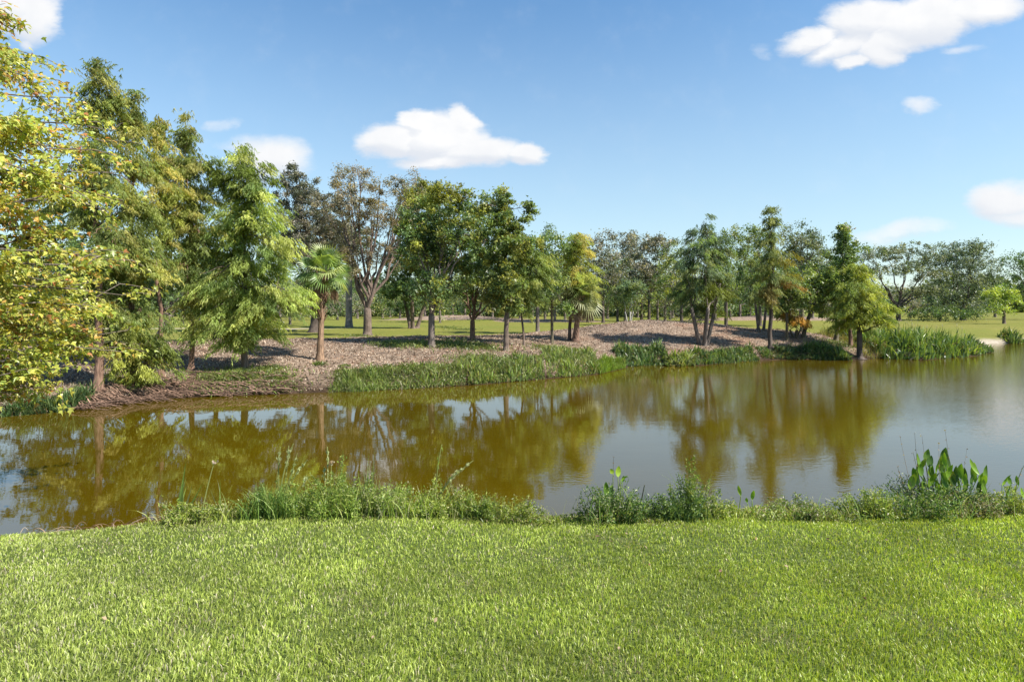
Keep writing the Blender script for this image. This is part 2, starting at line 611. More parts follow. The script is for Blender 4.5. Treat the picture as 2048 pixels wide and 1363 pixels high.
def pick(pal, n, w=None):
    pal = np.array(pal, float)
    w = np.array(w if w is not None else [1.0] * len(pal))
    return pal[rng.choice(len(pal), n, p=w / w.sum())]


def rand_dirs(n):
    v = rng.normal(size=(n, 3))
    return unit(v)


def leaves(mb, cen, size, col, up=0.4, out=None, aspect=0.5, tri=False):
    """bent diamond leaves, or plain pointed ones for far trees"""
    n = len(cen)
    if tri:
        d = rand_dirs(n)
        nn = rand_dirs(n)
        nn[:, 2] += up
        side = unit(np.cross(d, nn))
        s = (size * rng.uniform(0.6, 1.35, n))[:, None]
        v = np.stack([cen - d * s * .45 + side * s * aspect * .5, cen - d * s * .45 - side * s * aspect * .5, cen + d * s * .55], 1).reshape(-1, 3)
        mb.add(v, np.repeat(col, 3, 0), None, np.arange(n)[:, None] * 3 + [0, 1, 2])
        return
    d = rand_dirs(n)
    if out is not None: d = unit(d + out)
    nn = rand_dirs(n)
    nn[:, 2] += up
    side = unit(np.cross(d, nn))
    nrm = np.cross(side, d)
    s = size * rng.uniform(0.6, 1.35, n)
    a = cen - d * s[:, None] * 0.5
    b = cen + d * s[:, None] * 0.5 - nrm * s[:, None] * 0.12
    l = cen + side * (s * aspect * 0.5)[:, None] + nrm * s[:, None] * 0.06
    r = cen - side * (s * aspect * 0.5)[:, None] + nrm * s[:, None] * 0.06
    v = np.stack([a, r, b, l], 1).reshape(-1, 3)
    k = np.arange(n)[:, None] * 4
    mb.add(v, np.repeat(col, 4, 0), None, np.concatenate([k + [0, 1, 2], k + [0, 2, 3]]))


def sprays(mb, cen, axis, length, col, nper=12, width=0.028, droop=0.55):
    """feathery hanging sprays: thin leaflets along a drooping twig"""
    n = len(cen)
    L = length * rng.uniform(0.6, 1.4, n)
    t = rng.uniform(0.05, 1.0, (n, nper))
    ax = unit(axis)
    side = unit(np.cross(ax, np.array([0, 0, 1.0])) + 1e-4)
    base = cen[:, None] + ax[:, None] * (t * L[:, None])[..., None]
    base[..., 2] -= droop * (t ** 1.8) * L[:, None]
    sg = np.where(rng.random((n, nper)) < 0.5, -1, 1)
    ll = rng.uniform(0.45, 0.95, (n, nper)) * L[:, None] * (1.1 - 0.6 * t)
    dirn = side[:, None] * sg[..., None] * rng.uniform(0.2, 0.8, (n, nper))[..., None] + ax[:, None] * 0.45
    dirn[..., 2] -= rng.uniform(0.45, 1.25, (n, nper))
    dirn = unit(dirn + rng.normal(size=dirn.shape) * 0.16)
    tip = base + dirn * ll[..., None]
    wv = unit(np.cross(dirn, rand_dirs(n * nper).reshape(n, nper, 3))) * width * rng.uniform(0.6, 1.4, (n, nper))[..., None]
    v = np.stack([base + wv, base - wv, tip], 2).reshape(-1, 3)
    m = n * nper
    k = np.arange(m)[:, None] * 3
    c = np.repeat(np.repeat(col, nper, 0) * rng.uniform(0.8, 1.2, (m, 1)), 3, 0)
    mb.add(v, c, None, k + [0, 1, 2])


BARKS = dict(grey=(.17, .14, .12), brown=(.16, .12, .095), red=(.20, .125, .09), dark=(.10, .078, .065), tan=(.26, .17, .11), pale=(.36, .34, .31), olive=(.14, .12, .08))


def tree(name, label, cat, px, py, lobes, kind='broad', pal=G_MID, bark='brown', tw=12, dens=1.0, D=None, stems=1, fork=0.3,
         lsize=0.085, spread=1.0, group=None, mat=None, patches=(), clump=0.30, flare=0.5, skirt=None, lean=0.0, limbr=1.0, twig=0.5, per=None):
    """px, py: foot in the photo; lobes: (px, py, rx, ry) outline puffs; all turned into metres at the tree's own distance"""
    if D is None:
        bx, D, bz = ground_at(px, py)
    else:
        bx = (px - 1024) / 1200.0 * D
        bz = hz(bx, D)
    base = np.array([bx, D, bz - 0.04])
    k = D / 1200.0
    root = thing(name, tuple(base), label, cat, group)
    L = []
    rx_all = max([abs(l[0] - px) + l[2] for l in lobes]) * k
    lobes = [(l[0], l[1], l[2] * (1.1 if D < 45 and kind == 'broad' else 1.0), l[3] * (1.1 if D < 45 and kind == 'broad' else 1.0)) for l in lobes]
    for i, l in enumerate(lobes):
        dy = rng.uniform(-0.35, 0.35) * min(rx_all, 2.5) * spread if len(lobes) > 1 else 0
        De = D + dy
        ke = De / 1200.0
        L.append((np.array([(l[0] - 1024) * ke, De, CAMZ + (HOR - l[1]) * ke]), np.array([l[2] * ke, max(l[2] * 0.95 * ke, 0.35), l[3] * ke])))
    top = max(L, key=lambda e: e[0][2] + e[1][2] * 0.8)
    bcol = np.array(BARKS[bark])
    tb = MB()
    H = top[0][2] + top[1][2] * 0.75 - base[2]
    r0 = tw * k * 0.5 * (.8 if kind == 'cypress' else .9)
    paths = []
    sides = 8 if D < 40 else 6
    for s_ in range(stems):
        off = np.array([0, 0, 0.0]) if stems == 1 else np.array([math.cos(s_ * 2.4), math.sin(s_ * 2.4), 0]) * r0 * 1.3
        if kind in ('cypress', 'spire'):
            tgt = top[0] + np.array([0, 0, top[1][2] * 0.75])
            if stems > 1:
                tgt = L[s_ % len(L)][0]
            b0 = base + off
            n = 9
            pts = bez(b0, b0 * 0.45 + tgt * 0.55 + np.array([(b0[0] - tgt[0]) * 0.35, 0, 0]), tgt, n)
            pts[1:-1, :2] += rng.normal(size=(n - 2, 2)) * 0.03 * H * 0.25
            tt = np.linspace(0, 1, n)
            rad = r0 * ((1 - tt) ** 0.9 * 0.95 + 0.06) / (1 if stems == 1 else 1.25)
            # buttressed foot
            p2 = np.concatenate([[pts[0]], [pts[0] * 0.97 + pts[1] * 0.03], [pts[0] * .9 + pts[1] * .1], [pts[0] * .72 + pts[1] * .28], pts[1:]])
            r2 = np.concatenate([[rad[0] * (1.35 + flare)], [rad[0] * (1.2 + flare * .7)], [rad[0] * (1.1 + 0.3 * flare)], [rad[0] * 1.02], rad[1:]])
            fl = np.concatenate([[.5 * flare, .4 * flare, .25 * flare, .1], np.zeros(n - 1)])
            tube(tb, p2, r2, bcol, 12 if D < 40 else 6, fl)
            paths.append((pts, rad))
        else:
            fz = fork * H
            fp = base + off + np.array([lean * H * 0.3, 0, fz])
            if stems > 1: fp = fp + off * 2.5
            pts = bez(base + off, (base + off) * 0.5 + fp * 0.5 + np.array([-lean * 0.2, 0, 0]), fp, 6)
            rad = np.linspace(r0, r0 * 0.82, 6) / (1 if stems == 1 else 1.3)
            p2 = np.concatenate([[pts[0]], [pts[0] * 0.9 + pts[1] * .1], [pts[0] * 0.5 + pts[1] * .5], pts[1:]])
            r2 = np.concatenate([[rad[0] * (1.3 + .5 * flare)], [rad[0] * (1.15 + .3 * flare)], [rad[0] * 1.05], rad[1:]])
            tube(tb, p2, r2, bcol, 10 if D < 40 else 6, np.concatenate([[.3, .2, .1], np.zeros(5)]))
            paths.append((pts, rad))
    limb_pts = [np.concatenate([p for p, r in paths])]
    for i, (c, r) in enumerate(L):
        pts, rad = paths[i % len(paths)]
        if kind in ('cypress', 'spire'):
            # branch leaves the leader a little below/above the lobe
            zt = c[2] - 0.25 * abs(c[0] - base[0])
            j = int(np.clip(np.searchsorted(pts[:, 2], zt), 1, len(pts) - 2))
            st, rr = pts[j], rad[j] * 0.5
            e = c + np.array([0, 0, r[2] * 0.2])
            mid = (st + e) / 2 + np.array([0, 0, 0.12 * np.linalg.norm(e - st)])
        else:
            st, rr = pts[-1], rad[-1] * 0.46
            e = c + np.array([0, 0, r[2] * 0.45])
            mid = st * 0.55 + e * 0.45 + np.array([(e[0] - st[0]) * 0.22, (e[1] - st[1]) * 0.22, 0])
            mid += rng.normal(size=3) * 0.12
        n = 8
        lp = bez(st, mid, e, n)
        lp[1:-1] += rng.normal(size=(n - 2, 3)) * 0.045 * np.linalg.norm(e - st) / 2
        lr = np.linspace(rr, max(rr * 0.16, 0.008), n) * limbr
        tube(tb, lp, lr, bcol * rng.uniform(.85, 1.2), sides - 1)
        limb_pts.append(lp[1:])
        # side branches
        if D < 45:
            for _ in range(3 if kind == 'cypress' else 5):
                j = rng.integers(2, n - 1)
                ex = c + rand_dirs(1)[0] * r * 0.8
                q = bez(lp[j], (lp[j] + ex) / 2 + np.array([0, 0, 0.1]), ex, 6)
                q[1:-1] += rng.normal(size=(4, 3)) * 0.03
                tube(tb, q, np.linspace(lr[j] * 0.6, 0.006, 6), bcol, 5)
                limb_pts.append(q[1:])
    limb_pts = np.concatenate(limb_pts)
    if kind in ('cypress', 'spire'):
        lp_, lr_ = paths[0]
        zmin = min(c[2] - r[2] * .3 for c, r in L)
        for q in range(2, len(lp_)):
            if lp_[q][2] > zmin:
                w_ = .16 + .35 * (1 - q / len(lp_))
                L.append((lp_[q], np.array([w_, w_, H / len(lp_) * .6])))
    fb = MB()
    tones = rng.uniform(0.88, 1.12)
    for (c, r) in L:
        area = math.pi * r[0] * r[2]
        nc = int(max(6, area * (14.5 if D < 45 else 11.0) * dens * (0.3 / clump) ** 1.6))
        dd = rand_dirs(nc)
        rad_ = rng.random(nc) ** 0.45 * rng.choice([1.0, 1.0, 1.12, 1.28], nc)
        cc = c + dd * rad_[:, None] * r
        ccol = pick(pal, nc) * rng.uniform(0.8, 1.25, (nc, 1)) * tones * np.array([1.92, 1.88, 2.2])
        for (ppx, ppy, prx, pry, pcol) in patches:
            pc = np.array([(ppx - 1024) * k, D, CAMZ + (HOR - ppy) * k])
            m_ = (((cc[:, 0] - pc[0]) / (prx * k)) ** 2 + ((cc[:, 2] - pc[2]) / (pry * k)) ** 2 < 1) & (rng.random(nc) < 0.75)
            ccol[m_] = np.array(pcol) * 1.45 * rng.uniform(0.8, 1.2, (m_.sum(), 1))
        far_f = max(1.0, D / 32.0)
        if kind == 'cypress' or kind == 'spray':
            # plumes: twigs that run outward and hang, each fringed with sprays
            keep = rng.random(nc) < .93
            cc, ccol = cc[keep], ccol[keep]
            nc = len(cc)
            nl = int((per or 34) * 1.3 / far_f)
            out = unit((cc - c) * [1, 1, 0.15] + (cc - base) * [0.6, 0.6, 0] + rng.normal(size=(nc, 3)) * [.12, .12, .02])
            k2 = np.repeat(np.arange(nc), nl)
            t = rng.random(nc * nl)
            pl = rng.uniform(.45, 1.0, nc) * (clump / .3) * min(1.0, .55 + r[0] * .5)
            pos = cc[k2] + out[k2] * ((t - .75) * pl[k2])[:, None]
            pos[:, 2] += -.45 * pl[k2] * t ** 2 + .1
            pos += rng.normal(size=(nc * nl, 3)) * np.array([.10, .10, .06]) * (clump / .3) * (1.25 - .6 * t[:, None])
            ax = out[k2] + rng.normal(size=(nc * nl, 3)) * 0.4
            ax[:, 2] = ax[:, 2] * 0.3 - .15
            sprays(fb, pos, ax, 0.17 * far_f ** .8, ccol[k2] * (.9 + .22 * t[:, None]) * rng.uniform(.85, 1.15, (nc * nl, 1)), 8, 0.0115 * far_f, 0.7)
        else:
            keep = rng.random(nc) < (.8 if D < 45 else .9)
            cc, ccol = cc[keep], ccol[keep]
            nc = len(cc)
            nl = int((per or 105) * .9 / far_f ** .5)
            cs = rng.uniform(.45, 1.25, nc)
            k2 = np.repeat(np.arange(nc), nl)
            pos = cc[k2] + rng.normal(size=(nc * nl, 3)) * (clump * cs[k2])[:, None] * np.array([0.5, 0.5, 0.42])
            lc = ccol[k2] * rng.uniform(0.6, 1.45, (nc * nl, 1))
            leaves(fb, pos, lsize * 1.3 * far_f ** .6, lc, 0.5, aspect=.62, tri=True)
        # twigs that carry the clumps
        if D < 45 and twig > 0:
            for ci in rng.choice(nc, int(nc * twig * 0.6), replace=False):
                a = limb_pts[np.argmin(((limb_pts - cc[ci]) ** 2).sum(1))]
                if np.linalg.norm(a - cc[ci]) < 2.0:
                    tube(tb, bez(a, (a + cc[ci]) / 2 + [0, 0, .06], cc[ci], 4), [0.013, .010, .007, 0.004], bcol, 4)
    tb.build('trunk', M_BARK, root, base, True)
    fb.build('crown', mat or (M_LEAF if kind in ('cypress', 'spray') else M_GLOSS), root, base)
    return root


ORANGE = (.36, .15, .03)
YORANGE = (.32, .20, .03)

# ---- left group of cypresses
tree('cypress_tree', 'tallest olive green cypress, its rounded tip rising above the yellow maple at far left', 'tree', 196, 778,
     [(200, 180, 34, 34), (196, 230, 44, 44), (235, 205, 12, 26), (180, 300, 62, 40), (215, 350, 70, 42), (165, 420, 80, 44), (225, 470, 70, 50), (180, 560, 90, 55), (230, 640, 70, 45), (150, 660, 60, 40)],
     'cypress', G_OLIVE, 'red', 20, 0.68, flare=0.8)
tree('cypress_tree', 'second olive cypress from the left with a narrow tip, right of the tallest one', 'tree', 262, 768,
     [(270, 235, 18, 26), (268, 285, 34, 36), (280, 345, 50, 38), (250, 400, 52, 40), (300, 430, 48, 36), (270, 500, 56, 40), (310, 520, 40, 46), (240, 600, 50, 40), (300, 640, 46, 30)],
     'cypress', G_OLIVE, 'red', 17, 0.68, flare=0.8, patches=[(330, 590, 20, 24, (.24, .20, .04))])
tree('cypress_tree', 'slim yellowish cypress with a double tip between the narrow cypress and the reddish trunk', 'tree', 322, 752,
     [(318, 275, 22, 24), (330, 320, 36, 32), (350, 370, 40, 36), (325, 425, 40, 40), (345, 480, 36, 34)],
     'cypress', G_YEL, 'red', 12, 0.66, flare=0.7)
tree('cypress_tree', 'olive cypress on a bare reddish flared trunk, right of the low hanging shrub', 'tree', 382, 742,
     [(372, 290, 24, 28), (368, 345, 40, 40), (395, 400, 48, 44), (350, 440, 46, 44), (400, 480, 50, 40), (365, 540, 50, 36), (385, 600, 34, 40), (340, 330, 22, 24), (405, 330, 24, 26)],
     'cypress', G_OLIVE, 'red', 13, 0.66, flare=1.0, patches=[(345, 575, 16, 20, YORANGE)])
tree('cypress_tree', 'broad bright green cypress with wide drooping lower skirts, left of the fan palm', 'tree', 491, 741,
     [(485, 335, 28, 28), (520, 350, 26, 30), (470, 380, 50, 40), (530, 400, 40, 50), (500, 450, 70, 44), (545, 490, 50, 44), (450, 500, 56, 44), (500, 540, 70, 34),
      (440, 630, 62, 34), (510, 610, 70, 34), (560, 600, 56, 34), (480, 660, 66, 30), (590, 595, 34, 24), (430, 660, 46, 20), (530, 655, 54, 20), (480, 685, 40, 14), (430, 560, 40, 40), (400, 590, 30, 30), (430, 350, 30, 40)],
     'cypress', G_BRIGHT, 'brown', 17, 0.95, flare=0.5, patches=[(500, 360, 70, 40, (.12, .16, .03))])
tree('shade_tree', 'small dark tree with a bent forked trunk at the fairway edge, far left', 'tree', 306, 694,
     [(300, 590, 60, 36), (350, 560, 50, 40), (260, 560, 60, 50), (400, 570, 50, 30), (330, 520, 60, 36)], 'broad', G_DARK, 'grey', 13, 0.6, fork=0.32, lean=0.6)
tree('cypress_shrub', 'low yellow green shrub with drooping sprays hanging over the left bank', 'shrub', 262, 772,
     [(255, 735, 36, 26), (300, 730, 34, 30), (290, 760, 40, 16), (320, 705, 24, 20), (235, 700, 30, 22), (300, 690, 26, 16)], 'spray', G_YEL, 'brown', 8, 1.1, flare=.3)

tree('oak_tree', 'dark leafy tree filling the gap behind the olive cypresses at far left', 'tree', 130, 690,
     [(100, 460, 70, 50), (160, 520, 70, 50), (60, 540, 70, 50), (130, 600, 80, 30), (210, 560, 50, 40)], 'broad', G_DARK, 'dark', 14, 0.75, D=25, fork=0.3)
tree('oak_tree', 'dark leafy tree between the reddish trunked cypress and broad bright one', 'tree', 432, 672,
     [(440, 450, 50, 40), (420, 510, 56, 44), (460, 560, 50, 36), (400, 570, 44, 30), (310, 560, 36, 40)], 'broad', G_DARK + G_MID, 'dark', 12, 0.8, D=27, fork=0.3)
tree('oak_tree', 'mid green rounded tree behind and left of the irregular cypress', 'tree', 1075, 655,
     [(1080, 480, 30, 24), (1060, 520, 34, 30), (1100, 530, 34, 34), (1080, 575, 44, 28)], 'broad', G_MID, 'grey', 9, 0.9, D=36, fork=0.3, clump=.38)
# ---- behind the palm
tree('oak_tree', 'dark grey green tree with a twiggy spiky top behind the broad bright cypress', 'tree', 632, 664,
     [(590, 345, 16, 26), (575, 380, 26, 30), (610, 385, 26, 26), (595, 430, 50, 40), (650, 420, 40, 40), (620, 480, 66, 44), (680, 480, 50, 36), (640, 540, 60, 30), (560, 500, 40, 40)],
     'broad', G_GREY, 'dark', 15, 0.85, fork=0.28)
tree('oak_tree', 'sparse vase shaped oak with dark forking limbs behind the fan palm', 'tree', 735, 671,
     [(700, 370, 42, 34), (680, 420, 40, 40), (760, 380, 34, 30), (810, 380, 36, 30), (740, 430, 50, 34), (790, 440, 44, 34), (690, 480, 40, 36), (760, 500, 44, 30), (825, 430, 26, 40), (715, 350, 26, 16), (705, 530, 34, 26)],
     'broad', [(.120, .110, .055), (.150, .125, .070), (.095, .09, .05), (.17, .145, .06)], 'brown', 20, 0.62, fork=0.16, lsize=0.07, limbr=1.05, twig=.9)
tree('oak_tree', 'dense dark green oak on several slim trunks right of the vase shaped oak', 'tree', 826, 656,
     [(850, 400, 44, 36), (830, 450, 44, 40), (800, 520, 40, 34), (840, 550, 50, 36), (810, 590, 44, 26), (860, 500, 50, 40), (780, 570, 26, 20)],
     'broad', G_DARK, 'brown', 13, 1.05, stems=3, fork=0.2)
tree('oak_tree', 'big round topped green tree on a short grey stump like trunk, centre left', 'tree', 863, 694,
     [(850, 390, 34, 28), (900, 392, 40, 28), (935, 410, 32, 30), (870, 440, 56, 36), (925, 460, 44, 36), (860, 500, 50, 40), (910, 530, 54, 36), (870, 570, 50, 28), (830, 470, 30, 44)],
     'broad', [(.060, .100, .028), (.085, .125, .032), (.045, .075, .024), (.14, .155, .03)], 'grey', 17, 1.0, fork=0.2, patches=[(890, 380, 80, 24, (.16, .17, .03))])
tree('oak_tree', 'green tree on a V forked reddish trunk right of the grey stump tree', 'tree', 945, 679,
     [(960, 430, 30, 30), (980, 480, 36, 40), (940, 500, 40, 40), (985, 540, 40, 34), (930, 560, 44, 30), (960, 590, 44, 22), (1000, 580, 30, 22)],
     'broad', G_MID, 'red', 13, 1.0, fork=0.14)
tree('cypress_tree', 'tall irregular cypress with two upright arms at its top, centre of the far bank', 'tree', 1012, 701,
     [(1005, 405, 20, 26), (998, 440, 30, 22), (1055, 420, 12, 22), (1042, 450, 20, 18), (972, 412, 12, 18), (1015, 480, 44, 24), (985, 505, 30, 20), (1060, 490, 26, 20), (1010, 535, 34, 22), (1018, 575, 36, 20), (995, 600, 30, 14), (1030, 608, 30, 12)],
     'spire', [(.075, .11, .03), (.10, .14, .035), (.14, .15, .03)], 'brown', 12, 1.15, clump=0.22, patches=[])
tree('cypress_tree', 'young light green cypress with soft drooping skirts right beside the irregular tall one', 'tree', 1048, 690,
     [(1050, 520, 44, 34), (1020, 560, 40, 30), (1070, 560, 46, 30), (1040, 600, 50, 24), (1085, 530, 26, 26), (1000, 595, 26, 20), (1030, 485, 22, 18)], 'cypress', G_BRIGHT, 'brown', 6, 1.0, flare=.3)
tree('shade_tree', 'slender dark trunked tree with thin leafage left of the cabbage palm', 'tree', 1104, 686,
     [(1105, 500, 26, 30), (1110, 545, 30, 30), (1095, 590, 26, 24), (1120, 610, 20, 14), (1085, 560, 20, 20)], 'broad', G_MID, 'olive', 7, 0.7, fork=0.5)
tree('cypress_tree', 'bright yellow green cypress crown rising behind the cabbage palm', 'tree', 1139, 681,
     [(1155, 480, 22, 16), (1150, 515, 36, 28), (1165, 550, 40, 26), (1135, 550, 30, 24), (1175, 575, 26, 18), (1150, 590, 30, 16)], 'cypress', G_YEL, 'dark', 9, 1.0, flare=.3)

# ---- grey olive trees across the fairway, behind the centre
for a in [
    ('grey leaved oak, first behind and right of the bright cypress over the cabbage palm', 1206, 636, 57, [(1190, 510, 34, 30), (1205, 480, 24, 18), (1180, 560, 36, 30), (1225, 540, 30, 34), (1160, 500, 24, 22)]),
    ('grey leaved oak on a stout dark trunk above the red leaf litter', 1298, 630, 60, [(1290, 500, 34, 30), (1300, 540, 46, 34), (1330, 500, 26, 26), (1270, 560, 34, 26), (1320, 560, 34, 22), (1310, 480, 22, 14)]),
    ('grey leaved oak on a thin trunk just left of the stout trunked one', 1283, 630, 66, [(1250, 500, 30, 28), (1240, 540, 36, 34), (1265, 480, 18, 16), (1255, 570, 34, 20)]),
]:
    tree('oak_tree', a[0], 'tree', a[1], a[2], a[4], 'broad', G_GREY, 'dark', 7, 1.15, D=a[3], fork=0.25, clump=0.5, lsize=0.10, per=80)
tree('oak_tree', 'small yellow tinted tree on a dark trunk left of the many stemmed tree', 'tree', 1363, 634,
     [(1340, 510, 24, 26), (1360, 540, 40, 30), (1330, 560, 30, 24), (1370, 580, 40, 22), (1320, 595, 22, 14)], 'broad', G_YEL[:3] + G_MID, 'dark', 8, 0.9, D=47, fork=0.3, clump=0.45, per=80)
tree('clump_palm', 'low dark green clump of pale stems on the fairway above the red litter', 'palm', 1258, 629,
     [(1258, 590, 26, 18), (1245, 575, 20, 14), (1272, 572, 20, 14)], 'broad', G_TEAL, 'pale', 4, 1.3, D=52, stems=5, fork=0.3, clump=0.4)
tree('pine_tree', 'blue green many stemmed feathery tree in the middle of the leaf litter', 'tree', 1406, 690,
     [(1412, 455, 16, 22), (1385, 470, 10, 20), (1400, 500, 36, 30), (1440, 500, 32, 34), (1370, 520, 30, 34), (1410, 555, 48, 34), (1375, 580, 36, 26), (1440, 580, 36, 28), (1400, 615, 36, 18)],
     'spray', G_TEAL + [(.12, .17, .045)], 'grey', 12, 1.0, stems=5, flare=.2, lsize=.07, patches=[(1430, 590, 36, 40, (.15, .18, .035))])
tree('oak_tree', 'dense mid green oak behind and right of the many stemmed tree', 'tree', 1452, 634,
     [(1440, 470, 24, 24), (1470, 470, 24, 26), (1455, 510, 40, 30), (1490, 500, 26, 30), (1450, 560, 40, 34), (1490, 560, 30, 30), (1505, 470, 14, 18)], 'broad', G_MID, 'dark', 8, 1.0, D=47, fork=0.25, clump=0.45, per=80)
tree('oak_tree', 'dark green tree standing behind the thin pair of trunks', 'tree', 1520, 640,
     [(1520, 520, 34, 30), (1510, 570, 40, 30), (1550, 560, 36, 34), (1540, 600, 36, 16)], 'broad', G_DARK, 'dark', 8, 1.1, D=50, fork=0.25, clump=0.45, per=80)
tree('shade_tree', 'twin pale trunks with thin green crown left of the sparse cypress', 'tree', 1522, 662,
     [(1510, 480, 20, 24), (1500, 540, 24, 30), (1525, 570, 24, 24), (1495, 590, 22, 14)], 'broad', G_MID, 'grey', 8, 0.7, fork=0.5, stems=2)
tree('cypress_tree', 'sparse slim cypress turning orange on a dark flared trunk near the water', 'tree', 1541, 698,
     [(1543, 440, 14, 18), (1545, 475, 20, 18), (1540, 520, 32, 22), (1565, 510, 26, 20), (1555, 560, 40, 24), (1530, 590, 34, 20), (1575, 560, 24, 18), (1520, 550, 22, 18)],
     'cypress', [(.105, .13, .04), (.14, .155, .045), (.085, .11, .035)], 'dark', 11, 0.62, flare=1.3, patches=[(1580, 530, 30, 26, (.21, .19, .035)), (1568, 570, 26, 14, (.25, .15, .045)), (1535, 585, 24, 18, (.17, .145, .05))])
tree('oak_tree', 'round grey green tree top behind the orange tinted cypress', 'tree', 1604, 668,
     [(1600, 480, 34, 26), (1615, 510, 40, 30), (1590, 530, 30, 28), (1625, 480, 20, 18)], 'broad', [(.06, .085, .04), (.085, .11, .055), (.11, .125, .07)], 'olive', 9, 0.95, D=36, fork=0.4, clump=.38)
tree('shade_tree', 'leaning thin trunked tree with fresh green leaves over the fairway view, right centre', 'tree', 1606, 673,
     [(1600, 570, 36, 26), (1630, 560, 34, 30), (1610, 605, 30, 18), (1650, 590, 26, 22), (1580, 560, 20, 20)], 'broad', G_BRIGHT[:3] + G_MID, 'olive', 9, 0.7, fork=0.45, lean=.5, clump=.3)
tree('shrub', 'small orange tinged shrub of many thin stems right of the mossy stump', 'shrub', 1590, 675,
     [(1580, 640, 20, 10), (1600, 642, 20, 8), (1565, 630, 16, 12)], 'spray', [(.20, .18, .03), (.28, .17, .03), (.14, .16, .03)], 'olive', 5, 1.2, stems=5, flare=.2)
tree('stump_tree', 'short mossy green trunk with a thin leafy top beside the orange shrub', 'tree', 1574, 681,
     [(1572, 600, 22, 22), (1560, 620, 18, 12), (1585, 585, 16, 16)], 'broad', G_MID, 'olive', 7, 0.6, fork=0.6, clump=.22)
tree('cypress_tree', 'tall green cypress with an orange patch at its tip, behind the round waterside cypress', 'tree', 1671, 681,
     [(1690, 470, 20, 16), (1700, 490, 26, 20), (1680, 520, 32, 26), (1660, 560, 34, 30), (1690, 570, 36, 30), (1650, 610, 30, 20), (1670, 540, 30, 24)],
     'spire', G_MID, 'olive', 9, 1.0, clump=.26, patches=[(1692, 466, 9, 8, (.22, .12, .03))])
tree('cypress_tree', 'brown trunked cypress standing close behind the round waterside cypress', 'tree', 1701, 694,
     [(1705, 560, 30, 30), (1690, 600, 34, 24), (1720, 590, 30, 24)], 'cypress', G_BRIGHT[:3], 'red', 10, 0.8, flare=.6)
tree('cypress_tree', 'round bright green young cypress with a flared foot at the water edge on the right', 'tree', 1719, 716,
     [(1718, 548, 20, 22), (1712, 580, 34, 22), (1745, 585, 30, 22), (1700, 612, 36, 20), (1750, 615, 36, 22), (1722, 635, 48, 20), (1690, 640, 26, 16), (1770, 640, 18, 16), (1720, 600, 30, 26)],
     'spray', [(.15, .18, .030), (.20, .22, .034), (.10, .135, .028)], 'dark', 13, 1.25, flare=2.0, stems=1)
# ---- far right trees
tree('umbrella_tree', 'wide spreading dark tree with bare arching limbs beyond the right fairway', 'tree', 1797, 640,
     [(1740, 510, 30, 14), (1780, 505, 34, 14), (1820, 500, 36, 14), (1855, 515, 28, 14), (1760, 545, 30, 12), (1810, 535, 40, 16), (1860, 550, 34, 16), (1830, 580, 36, 12), (1730, 540, 22, 12), (1870, 580, 26, 14)],
     'broad', [(.05, .07, .035), (.08, .10, .05), (.10, .11, .06)], 'dark', 10, 1.3, D=68, fork=0.2, clump=.5, limbr=1.1, per=95)
tree('umbrella_tree', 'massive dense dark tree with windswept top right of the spreading tree', 'tree', 1925, 640,
     [(1910, 500, 40, 18), (1950, 495, 36, 14), (1890, 530, 40, 24), (1940, 530, 50, 26), (1970, 560, 26, 26), (1920, 570, 50, 28), (1900, 600, 40, 22), (1950, 605, 36, 22)],
     'broad', [(.05, .075, .04), (.075, .10, .055), (.10, .12, .07)], 'dark', 12, 1.9, D=70, fork=0.2, clump=.6, per=80)
tree('hedge_shrub', 'dark low bushes under the massive dense tree', 'shrub', 1880, 641,
     [(1860, 628, 30, 12), (1900, 622, 36, 16), (1940, 626, 30, 12), (1830, 632, 16, 8)], 'broad', G_DARK, 'dark', 4, 1.3, D=64, fork=0.3, clump=.5, per=90)
tree('young_tree', 'small lime green tree on the fairway near the right edge', 'tree', 2008, 643,
     [(2000, 600, 22, 18), (2022, 595, 20, 18), (2010, 580, 20, 12), (1985, 595, 16, 14), (2005, 620, 26, 8)], 'broad', [(.15, .20, .03), (.20, .24, .035), (.11, .16, .03)], 'brown', 7, 1.2, D=56, fork=0.3, clump=.4, per=80)
tree('umbrella_tree', 'open dark tree cut by the right edge of the picture', 'tree', 2060, 640,
     [(2030, 520, 26, 16), (2060, 530, 36, 20), (2030, 560, 30, 18), (2060, 590, 40, 24), (2100, 560, 40, 30)], 'broad', G_DARK, 'dark', 8, 1.3, D=74, fork=0.3, clump=.55, per=70)

